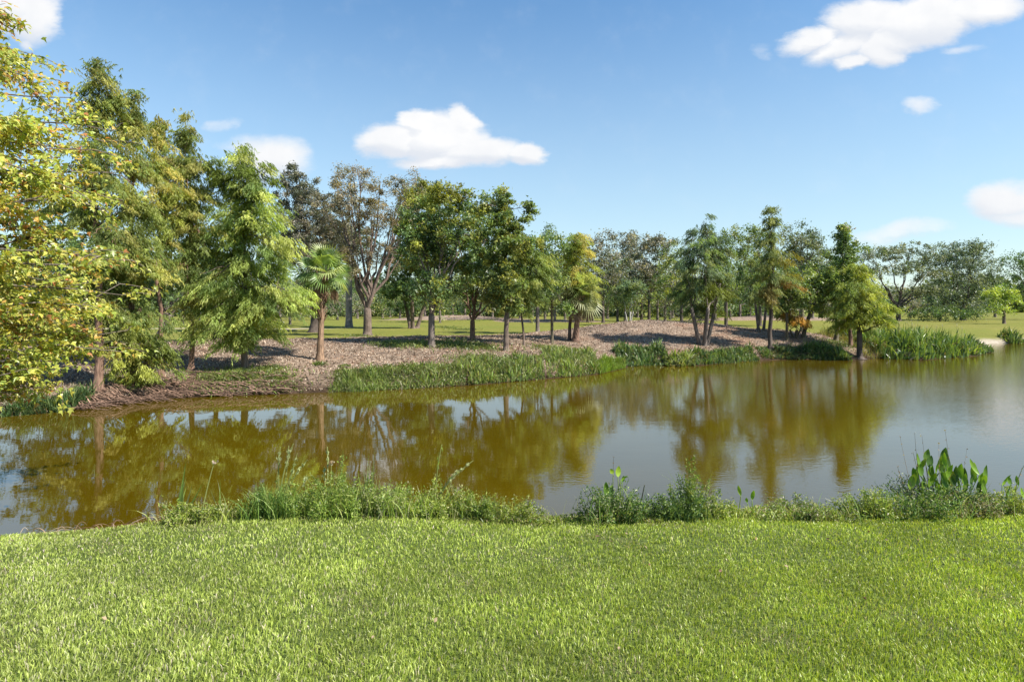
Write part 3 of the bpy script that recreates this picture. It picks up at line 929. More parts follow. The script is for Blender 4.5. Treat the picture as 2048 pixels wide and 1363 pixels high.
# ---- row beyond the fairway
cols = [G_DARK, G_MID, G_OLIVE, G_GREY, G_TEAL]
row = [(-60, 70, 110), (40, 60, 110), (110, 66, 100), (180, 70, 100), (250, 62, 92), (330, 60, 85), (400, 70, 90), (560, 64, 86), (600, 70, 80), (675, 72, 50), (715, 80, 46), (765, 84, 52), (800, 76, 60), (850, 66, 90), (905, 70, 96), (960, 66, 95), (1040, 62, 90),
       (1090, 66, 96), (1130, 74, 90), (1160, 70, 110), (1215, 80, 100), (1250, 84, 90), (1340, 74, 96), (1400, 66, 105), (1480, 66, 110), (1560, 62, 110), (1600, 70, 95), (1640, 66, 110), (1700, 72, 80), (1750, 88, 66), (1820, 95, 50), (1880, 95, 50), (1990, 90, 60), (2110, 80, 90), (2200, 70, 110), (520, 56, 96), (580, 54, 80), (620, 88, 60), (690, 92, 50), (740, 96, 52), (780, 90, 56), (825, 84, 70), (880, 58, 96), (930, 86, 80), (985, 82, 80), (1010, 60, 96), (1065, 84, 84), (1185, 70, 96), (1235, 62, 104), (1275, 86, 84), (1315, 62, 100), (1345, 88, 84), (1430, 60, 110), (1540, 84, 96), (1655, 84, 84), (1715, 94, 64), (150, 50, 100), (290, 52, 90), (365, 54, 92), (440, 52, 96), (480, 60, 90), (1110, 58, 100), (1175, 58, 96), (1250, 64, 106), (1330, 66, 104), (1395, 84, 80), (1460, 80, 90), (1500, 74, 100), (1580, 78, 96), (1625, 60, 110), (1690, 66, 104)]
row = [r for r in row if 120 < r[0] < 2060]
LM = [(196, 'the tallest olive cypress'), (322, 'the yellowish double tipped cypress'), (491, 'the broad bright cypress'), (640, 'the fan palm'), (735, 'the vase shaped oak'), (863, 'the grey stump oak'), (945, 'the V forked tree'),
      (1012, 'the irregular cypress'), (1151, 'the cabbage palm'), (1298, 'the stout grey oak'), (1406, 'the many stemmed tree'), (1541, 'the orange tinted cypress'), (1719, 'the round waterside cypress'), (1797, 'the spreading umbrella tree'), (1925, 'the dense windswept tree')]
SH = ['dark green', 'mid green', 'olive green', 'grey green', 'blue green']
used = {}
row.sort(key=lambda r: r[1])
for i, (px, D, h) in enumerate(row):
    w = rng.uniform(36, 52)
    base_y = HOR + (CAMZ - hz((px - 1024) / 1200 * D, D)) * 1200 / D
    h *= 1.08
    lob = [(px + rng.uniform(-w * .7, w * .7), base_y - h * f, w * rng.uniform(.55, .9), h * .22) for f in (.95, .8, .72, .55, .42, .28)]
    lx, ln_ = min(LM, key=lambda e: abs(e[0] - px))
    side = 'behind' if abs(lx - px) < 16 else ('just left of' if px < lx else 'just right of')
    key = '%s tree across the fairway %s %s' % (SH[i % 5], side, ln_)
    used[key] = used.get(key, 0) + 1
    lab = key if used[key] == 1 else key.replace('tree across', 'tree farther across')
    tree('background_tree', lab, 'tree', px, base_y, lob, 'broad', cols[i % 5], 'grey', 6, 0.85, D=D, fork=0.22, clump=.7, group='trees in the row beyond the fairway', per=46)

# closing wood far away
tk = MB()
nn = 16000
X = rng.uniform(-110, 42, nn)
Y = 92 + 10 * rng.random(nn) + 3 * np.sin(X * .2)
zt = 4.2 + 1.2 * np.sin(X * 0.31) + .8 * np.sin(X * 0.93 + 1)
leaves(tk, np.stack([X, Y, .6 + np.maximum(zt, .8) * rng.random(nn) ** .8], 1), .8, pick(G_DARK + G_MID + G_TEAL, nn), 0.6, aspect=0.8, tri=True)
tag(tk.build('thicket', M_GLOSS), 'mass of low bushes under the row of trees beyond the fairway', 'bushes', kind='stuff')
wb = MB()
nn = 16000
X = rng.uniform(-260, 260, nn)
Y = 150 + 25 * rng.random(nn)
zt = 6.5 + 2.5 * np.sin(X * 0.11) + 1.5 * np.sin(X * 0.37 + 1) + rng.normal(size=nn) * 0.5
Z = 0.6 + zt * rng.random(nn) ** 0.7
leaves(wb, np.stack([X, Y, Z], 1), 2.2, pick(G_DARK + G_MID, nn), 0.6, aspect=0.8)
tag(wb.build('far_wood', M_GLOSS), 'dark line of distant woodland closing the view beyond the golf course', 'woodland', kind='stuff')


# ------------------------------------------------------------------ palms
def frond_fan(mb, base, direction, pet, rad, col, nseg=26, droop=0.5, span=4.4):
    d = unit(np.array(direction, float))
    end = base + d * pet
    end[2] -= pet * 0.15
    tube(mb, bez(base, (base + end) / 2 + [0, 0, pet * 0.1], end, 4), [0.018, .014, .012, .010], np.array(col) * [1.1, 1.1, 1.3], 4)
    side = unit(np.cross(d, [0, 0, 1.0]) + 1e-5)
    up = np.cross(side, d)
    ro = rng.uniform(-1.1, 1.1)
    side, up = side * math.cos(ro) + up * math.sin(ro), up * math.cos(ro) - side * math.sin(ro)
    ang = np.linspace(-span / 2, span / 2, nseg)
    V, T = [], []
    for a in ang:
        rr = rad * (1 - 0.12 * abs(a) / (span / 2)) * rng.uniform(0.92, 1.05)
        dr = d * math.cos(a) + side * math.sin(a)
        m = end + dr * rr * 0.55 + up * (0.05 + 0.10 * abs(math.sin(a))) * rad
        t = end + dr * rr * rng.uniform(.95, 1.02)
        t = t - np.array([0, 0, droop * rr * rng.uniform(0.4, 1.0)])
        w = rr * 0.55 * (span / nseg) * 0.42
        sv = unit(np.cross(dr, up)) * w
        k = len(V)
        V += [end, m - sv, m + sv + up * 0.02, t]
        T += [(k, k + 1, k + 2), (k + 1, k + 3, k + 2)]
    mb.add(np.array(V), np.array(col) * rng.uniform(.85, 1.15), None, np.array(T))


def fan_palm(name, label, px, py, crown, tw, nfr, pet, rad, cols_, thatch, bark, trunk_top=None):
    bx, D, bz = ground_at(px, py)
    base = np.array([bx, D, bz - .03])
    k = D / 1200.0
    root = thing(name, tuple(base), label, 'palm')
    top = np.array([(crown[0] - 1024) * k, D, CAMZ + (HOR - crown[1]) * k])
    tb = MB()
    pts = bez(base, base * .5 + top * .5 + [(base[0] - top[0]) * .2, 0, 0], top, 12)
    r0 = tw * k / 2
    rad_ = r0 * np.array([1.65, 1.35, 1.15, 1.05, 1, .98, .97, .96, .95, .95, .92, .8]) * (1 + 0.04 * np.tile([1, -1], 6))
    tube(tb, pts, rad_, BARKS[bark], 12)
    tb.build('trunk', M_BARK, root, base, True)
    # old leaf bases
    bb = MB()
    for i in range(46):
        t = rng.uniform(0.45, 1.0)
        p = bez(base, base * .5 + top * .5 + [(base[0] - top[0]) * .2, 0, 0], top, 50)[int(t * 49)]
        a = rng.uniform(0, 6.28)
        o_ = np.array([math.cos(a), math.sin(a), 0.0])
        tube(bb, [p + o_ * r0 * .7, p + o_ * r0 * 1.3 + [0, 0, .10], p + o_ * r0 * (1.6 + rng.random()) + [0, 0, .22]], [.03, .022, .01], np.array((.17, .10, .06)) * rng.uniform(.6, 1.4), 4)
    tag(bb.build('leaf_bases', M_BARK, root, base), kind='stuff')
    for i in range(nfr):
        el = math.radians(85 - 120 * ((i + .5) / nfr))
        az = i * 2.399 + rng.uniform(-.2, .2)
        d = np.array([math.cos(az) * math.cos(el), math.sin(az) * math.cos(el), math.sin(el)])
        m = MB()
        frond_fan(m, top + d * r0 * .5, d, pet * rng.uniform(.85, 1.15), rad * rng.uniform(.85, 1.1), cols_[rng.integers(len(cols_))], droop=.08 + .25 * (i / nfr))
        m.build('frond', M_GRASS, root, base)
    for i in range(thatch):
        az = i * 2.399
        st = top + np.array([math.cos(az) * r0, math.sin(az) * r0, -0.1 - .25 * rng.random()])
        m = MB()
        frond_fan(m, st, (math.cos(az) * .45, math.sin(az) * .45, -0.9), pet * .6, rad * .85, [(.21, .14, .085), (.27, .20, .13), (.15, .09, .055)][i % 3], nseg=14, droop=0.25, span=1.6)
        m.build('dead_frond', M_DRY, root, base)
    return root


fan_palm('fan_palm', 'fan palm with smooth tan trunk and brown thatch, left of the vase shaped oak', 640, 720, (647, 545), 11.5, 26, 0.46, 0.62,
         [(.21, .32, .08), (.28, .38, .10), (.16, .26, .07), (.34, .40, .15)], 9, 'tan')
fan_palm('cabbage_palm', 'shaggy cabbage palm with drooping crown and rough trunk, right of the irregular cypress', 1151, 682, (1160, 592), 11, 40, 0.5, 0.78,
         [(.18, .24, .08), (.24, .30, .11), (.34, .36, .17)], 14, 'red')
fan_palm('thatched_palm', 'older palm with dark thatched trunk standing close behind the smooth fan palm', 628, 664, (634, 600), 16, 12, 0.3, 0.55,
         [(.07, .11, .03), (.10, .15, .04)], 20, 'dark')


def royal_palm():
    D = 46.0
    px = 698
    k = D / 1200
    base = np.array([(px - 1024) * k, D, hz((px - 1024) * k, D) - .05])
    root = thing('royal_palm', tuple(base), 'tall palm with a thick pale grey trunk across the fairway behind the vase shaped oak', 'palm')
    top = base + [0, 0, 6.6]
    tb = MB()
    tt = np.linspace(0, 1, 14)
    tube(tb, base + tt[:, None] * (top - base), np.array([.42, .34, .30, .29, .29, .30, .31, .31, .30, .28, .26, .23, .2, .16]) * .8, (.22, .20, .185), 12)
    tb.build('trunk', M_BARK, root, base, True)
    for i in range(15):
        az = i * 2.399
        el = math.radians(70 - 80 * i / 15)
        d = np.array([math.cos(az) * math.cos(el), math.sin(az) * math.cos(el), math.sin(el)])
        end = top + d * 2.4 - np.array([0, 0, .9])
        rc = bez(top, top + d * 1.4 + [0, 0, .3], end, 22)
        m = MB()
        tube(m, rc, np.linspace(.04, .01, 22), (.12, .16, .05), 4)
        sd = unit(np.cross(d, [0, 0, 1.0]))
        for s_ in (-1, 1):
            b = rc[3:]
            tip = b + s_ * sd * 0.55 + unit(np.gradient(rc, axis=0))[3:] * .3 - [0, 0, .28]
            w = np.array([0, 0, .04]) + unit(np.gradient(rc, axis=0))[3:] * .05
            v = np.stack([b - w, b + w, tip], 1).reshape(-1, 3)
            kk = np.arange(len(b))[:, None] * 3
            m.add(v, (.08, .12, .035), None, kk + [0, 1, 2])
        m.build('frond', M_GRASS, root, base)


royal_palm()


# ------------------------------------------------------------------ the near maple at the left
def maple():
    base = np.array([-8.7, 4.1, hz(-8.7, 4.1) - .05])
    root = thing('maple_tree', tuple(base), 'near maple with yellow green leaves tipped orange filling the left side', 'tree')
    tb = MB()
    bc = np.array((.17, .14, .11))
    n = 10
    top = base + [0.5, 1.0, 8.8]
    leader = bez(base, base + [0.1, .2, 4.5], top, n)
    tube(tb, leader, np.linspace(.2, .03, n), bc, 10, np.linspace(.3, 0, n))
    # boughs: (tip px, tip py, distance) seen from the camera position, grown towards the pond
    tips = []
    spec = [(60, 160, 7.6), (140, 195, 7.2), (95, 130, 7.9), (225, 262, 7.4), (190, 300, 6.8), (235, 345, 7.6), (210, 420, 6.9), (245, 400, 7.8), (150, 380, 6.4), (262, 520, 7.6), (200, 500, 6.5), (120, 470, 7.2),
            (60, 330, 6.6), (40, 440, 7.6), (245, 590, 7.3), (255, 660, 7.8), (210, 700, 7.2), (170, 610, 6.6), (90, 560, 6.8), (110, 680, 6.8), (40, 640, 7.4), (120, 740, 6.8), (70, 775, 6.9), (20, 785, 6.6), (45, 790, 7.4), (100, 770, 7.6), (50, 540, 8.6), (120, 380, 8.4), (160, 660, 8.4), (40, 300, 8.4), (190, 560, 8.5), (100, 620, 8.4), (20, 600, 8.2), (20, 700, 6.2),
            (-60, 240, 7), (-80, 560, 7), (-70, 760, 6.4), (-200, 420, 6.2), (-260, 640, 6.2), (-340, 250, 6), (5, 20, 7.2), (25, 60, 7.4), (10, 90, 7.0), (-60, 20, 6.8), (-200, -60, 6.4), (30, 250, 7.4), (100, 260, 7.2), (0, 520, 7.2), (-30, 380, 6.6)]
    for (px, py, D) in spec:
        tips.append((px, np.array([(px - 1024) / 1200 * D, D, CAMZ + (HOR - py) / 1200 * D])))
    for (px, py, D) in list(spec[:38]):
        if px > -80:
            px, py, D = px * .93 + rng.uniform(-50, 18), min(py + rng.uniform(-50, 50), 780 if px < 110 else 745), D + rng.uniform(-.5, .5)
            tips.append((px, np.array([(px - 1024) / 1200 * D, D, CAMZ + (HOR - py) / 1200 * D])))
    for a in range(10):  # the rest of the crown, away from the pond
        az = rng.uniform(2.2, 5.2)
        rr = rng.uniform(1.8, 3.4)
        tips.append((-999, base + np.array([math.cos(az) * rr, math.sin(az) * rr, rng.uniform(2.2, 7.5)])))
    LP, LD, LC, big = [], [], [], []
    Y1, Y2, GR, OR, RD = (.52, .48, .09), (.42, .44, .08), (.29, .36, .06), (.56, .36, .09), (.46, .20, .07)
    for (px, tip) in tips:
        zt = max(base[2] + 0.9, tip[2] - 0.45 * np.linalg.norm(tip[:2] - base[:2]) * rng.uniform(.3, .8))
        j = int(np.clip(np.searchsorted(leader[:, 2], zt), 1, n - 2))
        st = leader[j]
        ln = np.linalg.norm(tip - st)
        mid = (st + tip) / 2 + [0, 0, rng.uniform(-.02, .2) * ln]
        m_ = 12
        lp = bez(st, mid, tip, m_)
        lp[1:-1] += rng.normal(size=(m_ - 2, 3)) * 0.035 * ln / 3
        tube(tb, lp, np.linspace(0.034, .005, m_), bc * rng.uniform(.7, 1.1), 5)
        orange = rng.random() < .45
        # twigs and leaves along the outer 60 percent
        for q in range(38 if px > -100 else 10):
            t = rng.uniform(0.38, 1.0) if q else 1.0
            p = lp[int(t * (m_ - 1))]
            ax = unit(lp[-1] - lp[-3]) * .6 + rand_dirs(1)[0] * [.8, .8, .35]
            tl = rng.uniform(.22, .55) * (1.25 - .5 * t)
            e = p + unit(ax) * tl
            e[2] -= tl * .18
            tw_ = bez(p, (p + e) / 2 + [0, 0, .04], e, 5)
            if px > -100 and q % 2 == 0: tube(tb, tw_, [.008, .006, .005, .004, .003], bc, 3)
            k = rng.integers(17, 25)
            tt = rng.uniform(0.15, 1.05, k)
            pos = p + (e - p) * tt[:, None] + rng.normal(size=(k, 3)) * [.07, .07, .03]
            dr = unit(unit(ax) * .7 + rand_dirs(k) * .9 + [0, 0, -.75])
            base_c = pick([Y1, Y2, GR, GR, Y2], k)
            hot = (rng.random(k) < (.42 if (orange and t > .75) else .03))
            base_c[hot] = pick([OR, Y1, RD], hot.sum(), [1, .6, .35])
            LP.append(pos); LD.append(dr); LC.append(base_c * rng.uniform(.8, 1.2, (k, 1)))
    tb.build('trunk', M_BARK, root, base, True)
    P, Dr, C = np.concatenate(LP), np.concatenate(LD), np.concatenate(LC)
    # five lobed leaf in its own plane (stem at the origin, +x along the leaf)
    out = np.array([(0, 0), (.12, .44), (.30, .15), (.62, .42), (.55, .12), (1.0, 0), (.55, -.12), (.62, -.42), (.30, -.15), (.12, -.44)])
    z = -0.16 * np.abs(out[:, 1]) - .10 * out[:, 0] ** 2
    leaf = np.column_stack([out, z])
    tri = np.array([(0, i, i + 1) for i in range(1, 9)])
    N = len(P)
    s = rng.uniform(.052, .085, N)
    up = unit(rand_dirs(N) * .7 + [0, 0, .9] + np.array([.25, -.25, 0]))
    side = unit(np.cross(Dr, up))
    nrm = np.cross(side, Dr)
    R = np.stack([Dr, side, nrm], -1)          # columns
    proj = (P[:, 0] / P[:, 1] * 1200 + 1024, HOR - (P[:, 2] - CAMZ) / P[:, 1] * 1200)
    vis = (proj[0] > 8) & (proj[1] > 5) & (P[:, 1] > 2)
    dist = np.linalg.norm(P - [0, 0, CAMZ], axis=1)
    order = np.argsort(np.where(vis, dist / s, 1e9))
    single = order[:300]
    rest = np.setdiff1d(np.arange(N), single)
    lf2 = np.array([(0, 0, 0), (.18, .46, -.07), (.45, .15, .02), (1.0, 0, -.12), (.45, -.15, .02), (.18, -.46, -.07)])
    tri2 = np.array([(0, 1, 2), (0, 2, 3), (0, 3, 4), (0, 4, 5)])
    V = (np.einsum('nij,kj->nki', R[rest], lf2) * s[rest][:, None, None] + P[rest][:, None]).reshape(-1, 3)
    T = (tri2[None] + np.arange(len(rest))[:, None, None] * 6).reshape(-1, 3)
    m = MB()
    m.add(V, np.repeat(C[rest], 6, 0), None, T)
    tag(m.build('foliage', M_MAPLE, root, base), kind='stuff')
    shades = [Y1, Y2, GR, OR, (.22, .27, .03)]
    metas = [mesh_from('leaf', leaf, [tri], np.array(c), False, [M_MAPLE]) for c in shades]
    for i in single:
        ci = int(np.argmin([((np.array(c) - C[i]) ** 2).sum() for c in shades]))
        o = obj('leaf', metas[ci], root, tuple(P[i] - base))
        M = R[i] * s[i]
        from mathutils import Matrix
        o.rotation_euler = Matrix(R[i].tolist()).to_euler()
        o.scale = (s[i],) * 3


maple()


# ------------------------------------------------------------------ blades, reeds, weeds
def blades(mb, base, hgt, lean, width, col, seg=3, curl=0.35):
    """base (n,3), hgt (n), lean: horizontal direction vectors (n,3) scaled"""
    n = len(base)
    th = rng.uniform(0, 2 * np.pi, n)
    wv = np.stack([np.cos(th), np.sin(th), np.zeros(n)], 1)
    rows = []
    for i in range(seg + 1):
        t = i / seg
        c = base + lean * (hgt * t ** 1.8)[:, None]
        c[:, 2] += hgt * (t - curl * t ** 3 * np.linalg.norm(lean, axis=1).clip(0, 1))
        w = width * (1 - t ** 2.2) * (0.75 + .5 * math.sin(t * math.pi))
        rows.append((c, w))
    V = []
    for i, (c, w) in enumerate(rows):
        if i < seg:
            V += [c - wv * w[:, None], c + wv * w[:, None]]
        else:
            V += [c]
    V = np.stack(V, 1)
    m = V.shape[1]
    k = np.arange(n)[:, None] * m
    Q = [k + [2 * i, 2 * i + 1, 2 * i + 3, 2 * i + 2] for i in range(seg - 1)]
    T = k + [2 * (seg - 1), 2 * (seg - 1) + 1, 2 * seg]
    c = np.repeat(col, m, 0).reshape(n, m, 3).copy()
    c[:, -1] *= [1.25, 1.1, .9]
    mb.add(V.reshape(-1, 3), c.reshape(-1, 3), np.concatenate(Q) if Q else None, T)


def scatter_line(pts, n, wid, jitter=True):
    pts = np.array(pts, float)
    seg = np.linalg.norm(np.diff(pts, axis=0), axis=1)
    cum = np.concatenate([[0], np.cumsum(seg)])
    t = rng.random(n) * cum[-1]
    x = np.interp(t, cum, pts[:, 0])
    y = np.interp(t, cum, pts[:, 1])
    return np.stack([x, y + rng.uniform(0, 1, n) * wid], 1)


def reed_bed(label, line, wid, n, hlo, hhi, width, pal, lean=.35, name='reed_clump', dead=.12, flower=0, leafy=0, parts=True):
    """line: (px, py) of the waterline, the bed reaching wid metres behind it"""
    W = [pw(*p) for p in line]
    P = scatter_line(W, n, wid)
    z = np.maximum(height(P[:, 0], P[:, 1]), -0.12)
    B = np.column_stack([P, z])
    tone = np.sin(P[:, 0] * 2.1) * np.cos(P[:, 1] * 1.9 + P[:, 0]) * .6 + np.sin(P[:, 0] * 7.3 + 2 * np.sin(P[:, 1] * 5)) * .7
    hgt = (hlo * .5 + (hhi * 1.1 - hlo * .5) * rng.random(n) ** 1.5) * (1 + .3 * tone)
    ln = rng.normal(size=(n, 3)) * [lean, lean, 0]
    ln[:, 1] -= .1
    col = pick(pal, n) * rng.uniform(.75, 1.25, (n, 1)) * (1 + .18 * tone[:, None])
    thin = np.sin(P[:, 0] * 4.1 + 1.7 * np.sin(P[:, 1] * 3)) * .5 + .5
    hgt *= .45 + .65 * thin
    dd = rng.random(n) < dead
    col[dd] = pick([(.30, .25, .15), (.22, .16, .09), (.36, .32, .22)], dd.sum())
    ln[dd] *= 2.2
    hgt[dd] *= .75
    base = np.array([W[len(W) // 2][0], W[len(W) // 2][1] + wid / 2, 0.0])
    base[2] = max(hz(base[0], base[1]), 0.0)
    root = thing(name, tuple(base), label, 'plants' if not parts else 'reeds')
    m = MB()
    blades(m, B, hgt, ln, np.full(n, width) * rng.uniform(.6, 1.4, n), col, 3)
    tag(m.build('blades', M_GRASS, root, base), kind='stuff')
    if leafy:
        k = leafy
        P2 = scatter_line(W, k, wid)
        c2 = np.column_stack([P2, np.maximum(height(P2[:, 0], P2[:, 1]), 0) + rng.uniform(0.02, hlo * .8, k)])
        m = MB()
        leaves(m, c2, .07, pick(pal, k) * rng.uniform(.6, 1.1, (k, 1)), .5)
        tag(m.build('leaves', M_LEAF, root, base), kind='stuff')
    if flower:
        P2 = scatter_line(W, flower, wid)
        m = MB()
        for p in P2:
            h_ = hhi * rng.uniform(.9, 1.2)
            z0 = max(hz(*p), 0)
            tube(m, [(p[0], p[1], z0), (p[0] + .04, p[1], z0 + h_)], [.008, .006], (.12, .17, .05), 4)
            for q in range(7):
                leaves(m, np.array([[p[0] + .04, p[1], z0 + h_ + q * .018]]), .05, np.array([(.45, .42, .40)]), .2)
        tag(m.build('flower_spikes', M_LEAF, root, base), kind='stuff')
    return root


RG = [(.16, .24, .05), (.23, .31, .07), (.11, .17, .04), (.30, .34, .13), (.20, .22, .10)]
RD_ = [(.07, .13, .045), (.10, .17, .055), (.05, .09, .03), (.20, .27, .10)]
reed_bed('dark green grass tuft at the waterline under the maple, far left', [(0, 834), (60, 829), (140, 822)], .8, 2400, .2, .45, .012, RD_, dead=.1)
reed_bed('fine bright green grass tuft at the left end of the reeds', [(655, 786), (720, 783), (775, 780)], 1.0, 2200, .18, .4, .009, RG, dead=.06)
reed_bed('mixed pale and green reeds left of centre below the grey stump tree', [(780, 780), (850, 776), (930, 771)], 1.6, 3000, .12, .30, .014, RG + [(.25, .25, .12)], dead=.22, leafy=1500)
reed_bed('broad leaved reeds below the irregular cypress at centre', [(935, 771), (1020, 764), (1090, 758)], 2.4, 4200, .15, .40, .018, RG + [(.09, .14, .04)], dead=.2, leafy=2000)
reed_bed('tall fresh green reeds jutting into the pond right of centre', [(1095, 757), (1160, 752), (1205, 747)], 3.6, 4400, .18, .42, .016, RG, dead=.1)
reed_bed('soft bright grass point reaching furthest into the pond, right of centre', [(1200, 748), (1252, 736)], 1.2, 2800, .2, .4, .009, [(.15, .24, .03), (.20, .29, .04)], dead=.03)
reed_bed('dark green waterside plants behind the bright grass point', [(1240, 733), (1300, 731), (1345, 731)], 2.2, 2800, .2, .46, .022, RD_, dead=.1)
reed_bed('arching bright iris like clump at the end of the leaf litter', [(1335, 732), (1365, 732), (1392, 731)], .8, 800, .35, .65, .026, RG, lean=.5, dead=.12)
reed_bed('low green waterside plants between the arching clump and the orange cypress', [(1395, 731), (1460, 726), (1520, 721)], 1.1, 2600, .2, .45, .02, RD_ + RG[:1], dead=.15, leafy=900)
reed_bed('dark tangled waterside plants right of the orange cypress foot', [(1525, 720), (1570, 719), (1620, 718)], .9, 1900, .2, .4, .018, RD_, lean=.6, dead=.35)
reed_bed('dark green clump on overhanging roots left of the round cypress', [(1625, 719), (1660, 720), (1705, 721)], 1.0, 1900, .25, .5, .02, RD_ + RG[:1], dead=.15, leafy=500)
reed_bed('big bed of tall pickerel weed with whitish flower spikes on the right', [(1775, 718), (1850, 720), (1920, 715), (1955, 711)], 5.0, 4600, .45, .85, .035, RG[:3] + RD_[:2], lean=.3, dead=.05, flower=40)
reed_bed('outer right end of the pickerel weed bed, leaning over the water', [(1955, 711), (1988, 704)], 2.0, 900, .3, .6, .035, RD_[:2] + RG[:1], lean=.5, dead=.08)
reed_bed('yellow dry grass between the round cypress and the pickerel weed', [(1735, 717), (1790, 716)], 5.0, 2600, .2, .5, .010, [(.24, .25, .06), (.28, .24, .08), (.16, .2, .04)], dead=.25)
reed_bed('small isolated reed tuft on the sandy shore at the right edge', [(2025, 687), (2050, 686)], 1.2, 700, .4, .75, .035, RG + RD_, dead=.08)


def scatter_stuff(name, label, cat, pts, fn):
    return None


# leaf litter chips and small weeds on the far bank
def litter():
    n = 80000
    X = rng.uniform(-14, 19, n * 3)
    Y = rng.uniform(12.5, 37, n * 3)
    ok = (sdf(litter_poly, X, Y) < 0.1) & (sdf(pond, X, Y) > 0.12)
    X, Y = X[ok], Y[ok]
    w = rng.random(len(X)) < np.clip(22.0 / Y, 0.3, 1) ** 1.5
    X, Y = X[w][:n], Y[w][:n]
    n = len(X)
    Z = height(X, Y) + rng.uniform(0.005, .035, n)
    m = MB()
    pal = [(.40, .315, .235), (.33, .245, .175), (.21, .15, .105), (.50, .415, .32), (.29, .17, .105), (.12, .08, .055)]
    drift = np.sin(X * 1.9 + 1.5 * np.sin(Y * 1.1)) * np.cos(Y * 1.6 - X * .8) + .6 * np.sin(X * 5.2 + Y * 3.1)
    leaves(m, np.stack([X, Y, Z], 1), .065, pick(pal, n, [1.2, 1.3, 1, .7, .6, .8]) * (1 + .22 * drift[:, None]) * rng.uniform(.8, 1.15, (n, 1)), 2.2, aspect=.6, tri=True)
    for i in range(260):
        x_, y_ = rng.uniform(-12, 16), rng.uniform(16, 33)
        if sdf(litter_poly, np.array([x_]), np.array([y_]))[0] > -.3 or sdf(pond, np.array([x_]), np.array([y_]))[0] < .5: continue
        a = rng.uniform(0, 6.28); l_ = rng.uniform(.2, .9)
        p0 = np.array([x_, y_, hz(x_, y_) + .03]); p2 = p0 + [math.cos(a) * l_, math.sin(a) * l_, 0]; p2[2] = hz(p2[0], p2[1]) + rng.uniform(.02, .12)
        tube(m, bez(p0, (p0 + p2) / 2 + [rng.uniform(-.05, .05), 0, .05], p2, 4), [.016, .013, .010, .006], np.array((.26, .20, .16)) * rng.uniform(.4, 1.3), 4)
    tag(m.build('leaf_litter', M_DRY), 'pale brown fallen leaves covering the far bank under the trees', 'leaf litter', kind='stuff')


litter()


def far_weeds():
    m = MB()
    spots = [(560, 768, 40, .5), (480, 752, 90, .8), (450, 765, 60, .6), (540, 740, 30, .4), (700, 755, 40, .5), (690, 735, 10, .3), (760, 755, 50, .5), (820, 740, 60, .6), (900, 690, 60, .8), (820, 690, 50, .7), (780, 690, 40, .6),
             (960, 695, 50, .6), (900, 745, 60, .6), (950, 720, 60, .6), (715, 672, 30, .4), (1110, 700, 60, .5), (890, 655, 30, .6), (930, 660, 30, .5), (640, 730, 12, .3), (1000, 735, 60, .6), (1680, 690, 40, .6), (1590, 705, 40, .4), (1740, 690, 40, 1)]
    n0 = 0
    for (px, py, w, hh) in spots:
        n = int(w * 14)
        x, D, z = ground_at(px, py)
        k = D / 1200
        P = np.column_stack([x + rng.normal(size=n) * w * k * .5, D + rng.normal(size=n) * w * k * .5])
        ok = sdf(pond, P[:, 0], P[:, 1]) > 0
        P = P[ok]
        n = len(P)
        B = np.column_stack([P, height(P[:, 0], P[:, 1])])
        blades(m, B, rng.uniform(.06, .3, n) * hh, rng.normal(size=(n, 3)) * [.5, .5, 0], np.full(n, .012), pick(RG, n) * rng.uniform(.7, 1.2, (n, 1)), 2)
        leaves(m, B + np.array([0, 0, .04]) + rng.random((n, 3)) * [0, 0, .14 * hh], .07, pick(G_BRIGHT, n) * rng.uniform(.7, 1.2, (n, 1)), .8, tri=True)
    tag(m.build('bank_weeds', M_GRASS), 'scattered low green weeds growing through the litter of the far bank', 'weeds', kind='stuff')
    # brown roots and fallen twigs along the left part of the far bank
    m = MB()
    for i in range(420):
        t = rng.random()
        px = 130 + 430 * t
        py = np.interp(px, [130, 330, 500, 600], [824, 797, 790, 786])
        X, Y = pw(px, py)
        Y += abs(rng.normal()) * .55 - .05
        z = max(hz(X, Y), 0.0)
        a = rng.uniform(-.6, .6) + (math.pi if rng.random() < .5 else 0)
        ln = rng.uniform(.2, 1.0)
        p0 = np.array([X, Y, z + .03])
        p2 = p0 + [math.cos(a) * ln, math.sin(a) * ln * .7, 0]
        p2[2] = max(hz(p2[0], p2[1]), 0) + rng.uniform(0, .1)
        tube(m, bez(p0, (p0 + p2) / 2 + [0, 0, rng.uniform(.05, .22)], p2, 6), np.linspace(.012, .004, 6) * rng.uniform(.6, 1.6), np.array((.22, .14, .10)) * rng.uniform(.4, 1.5), 4)
    tag(m.build('bank_roots', M_BARK), 'tangle of brown roots and fallen twigs along the left far waterline', 'roots', kind='stuff')


far_weeds()


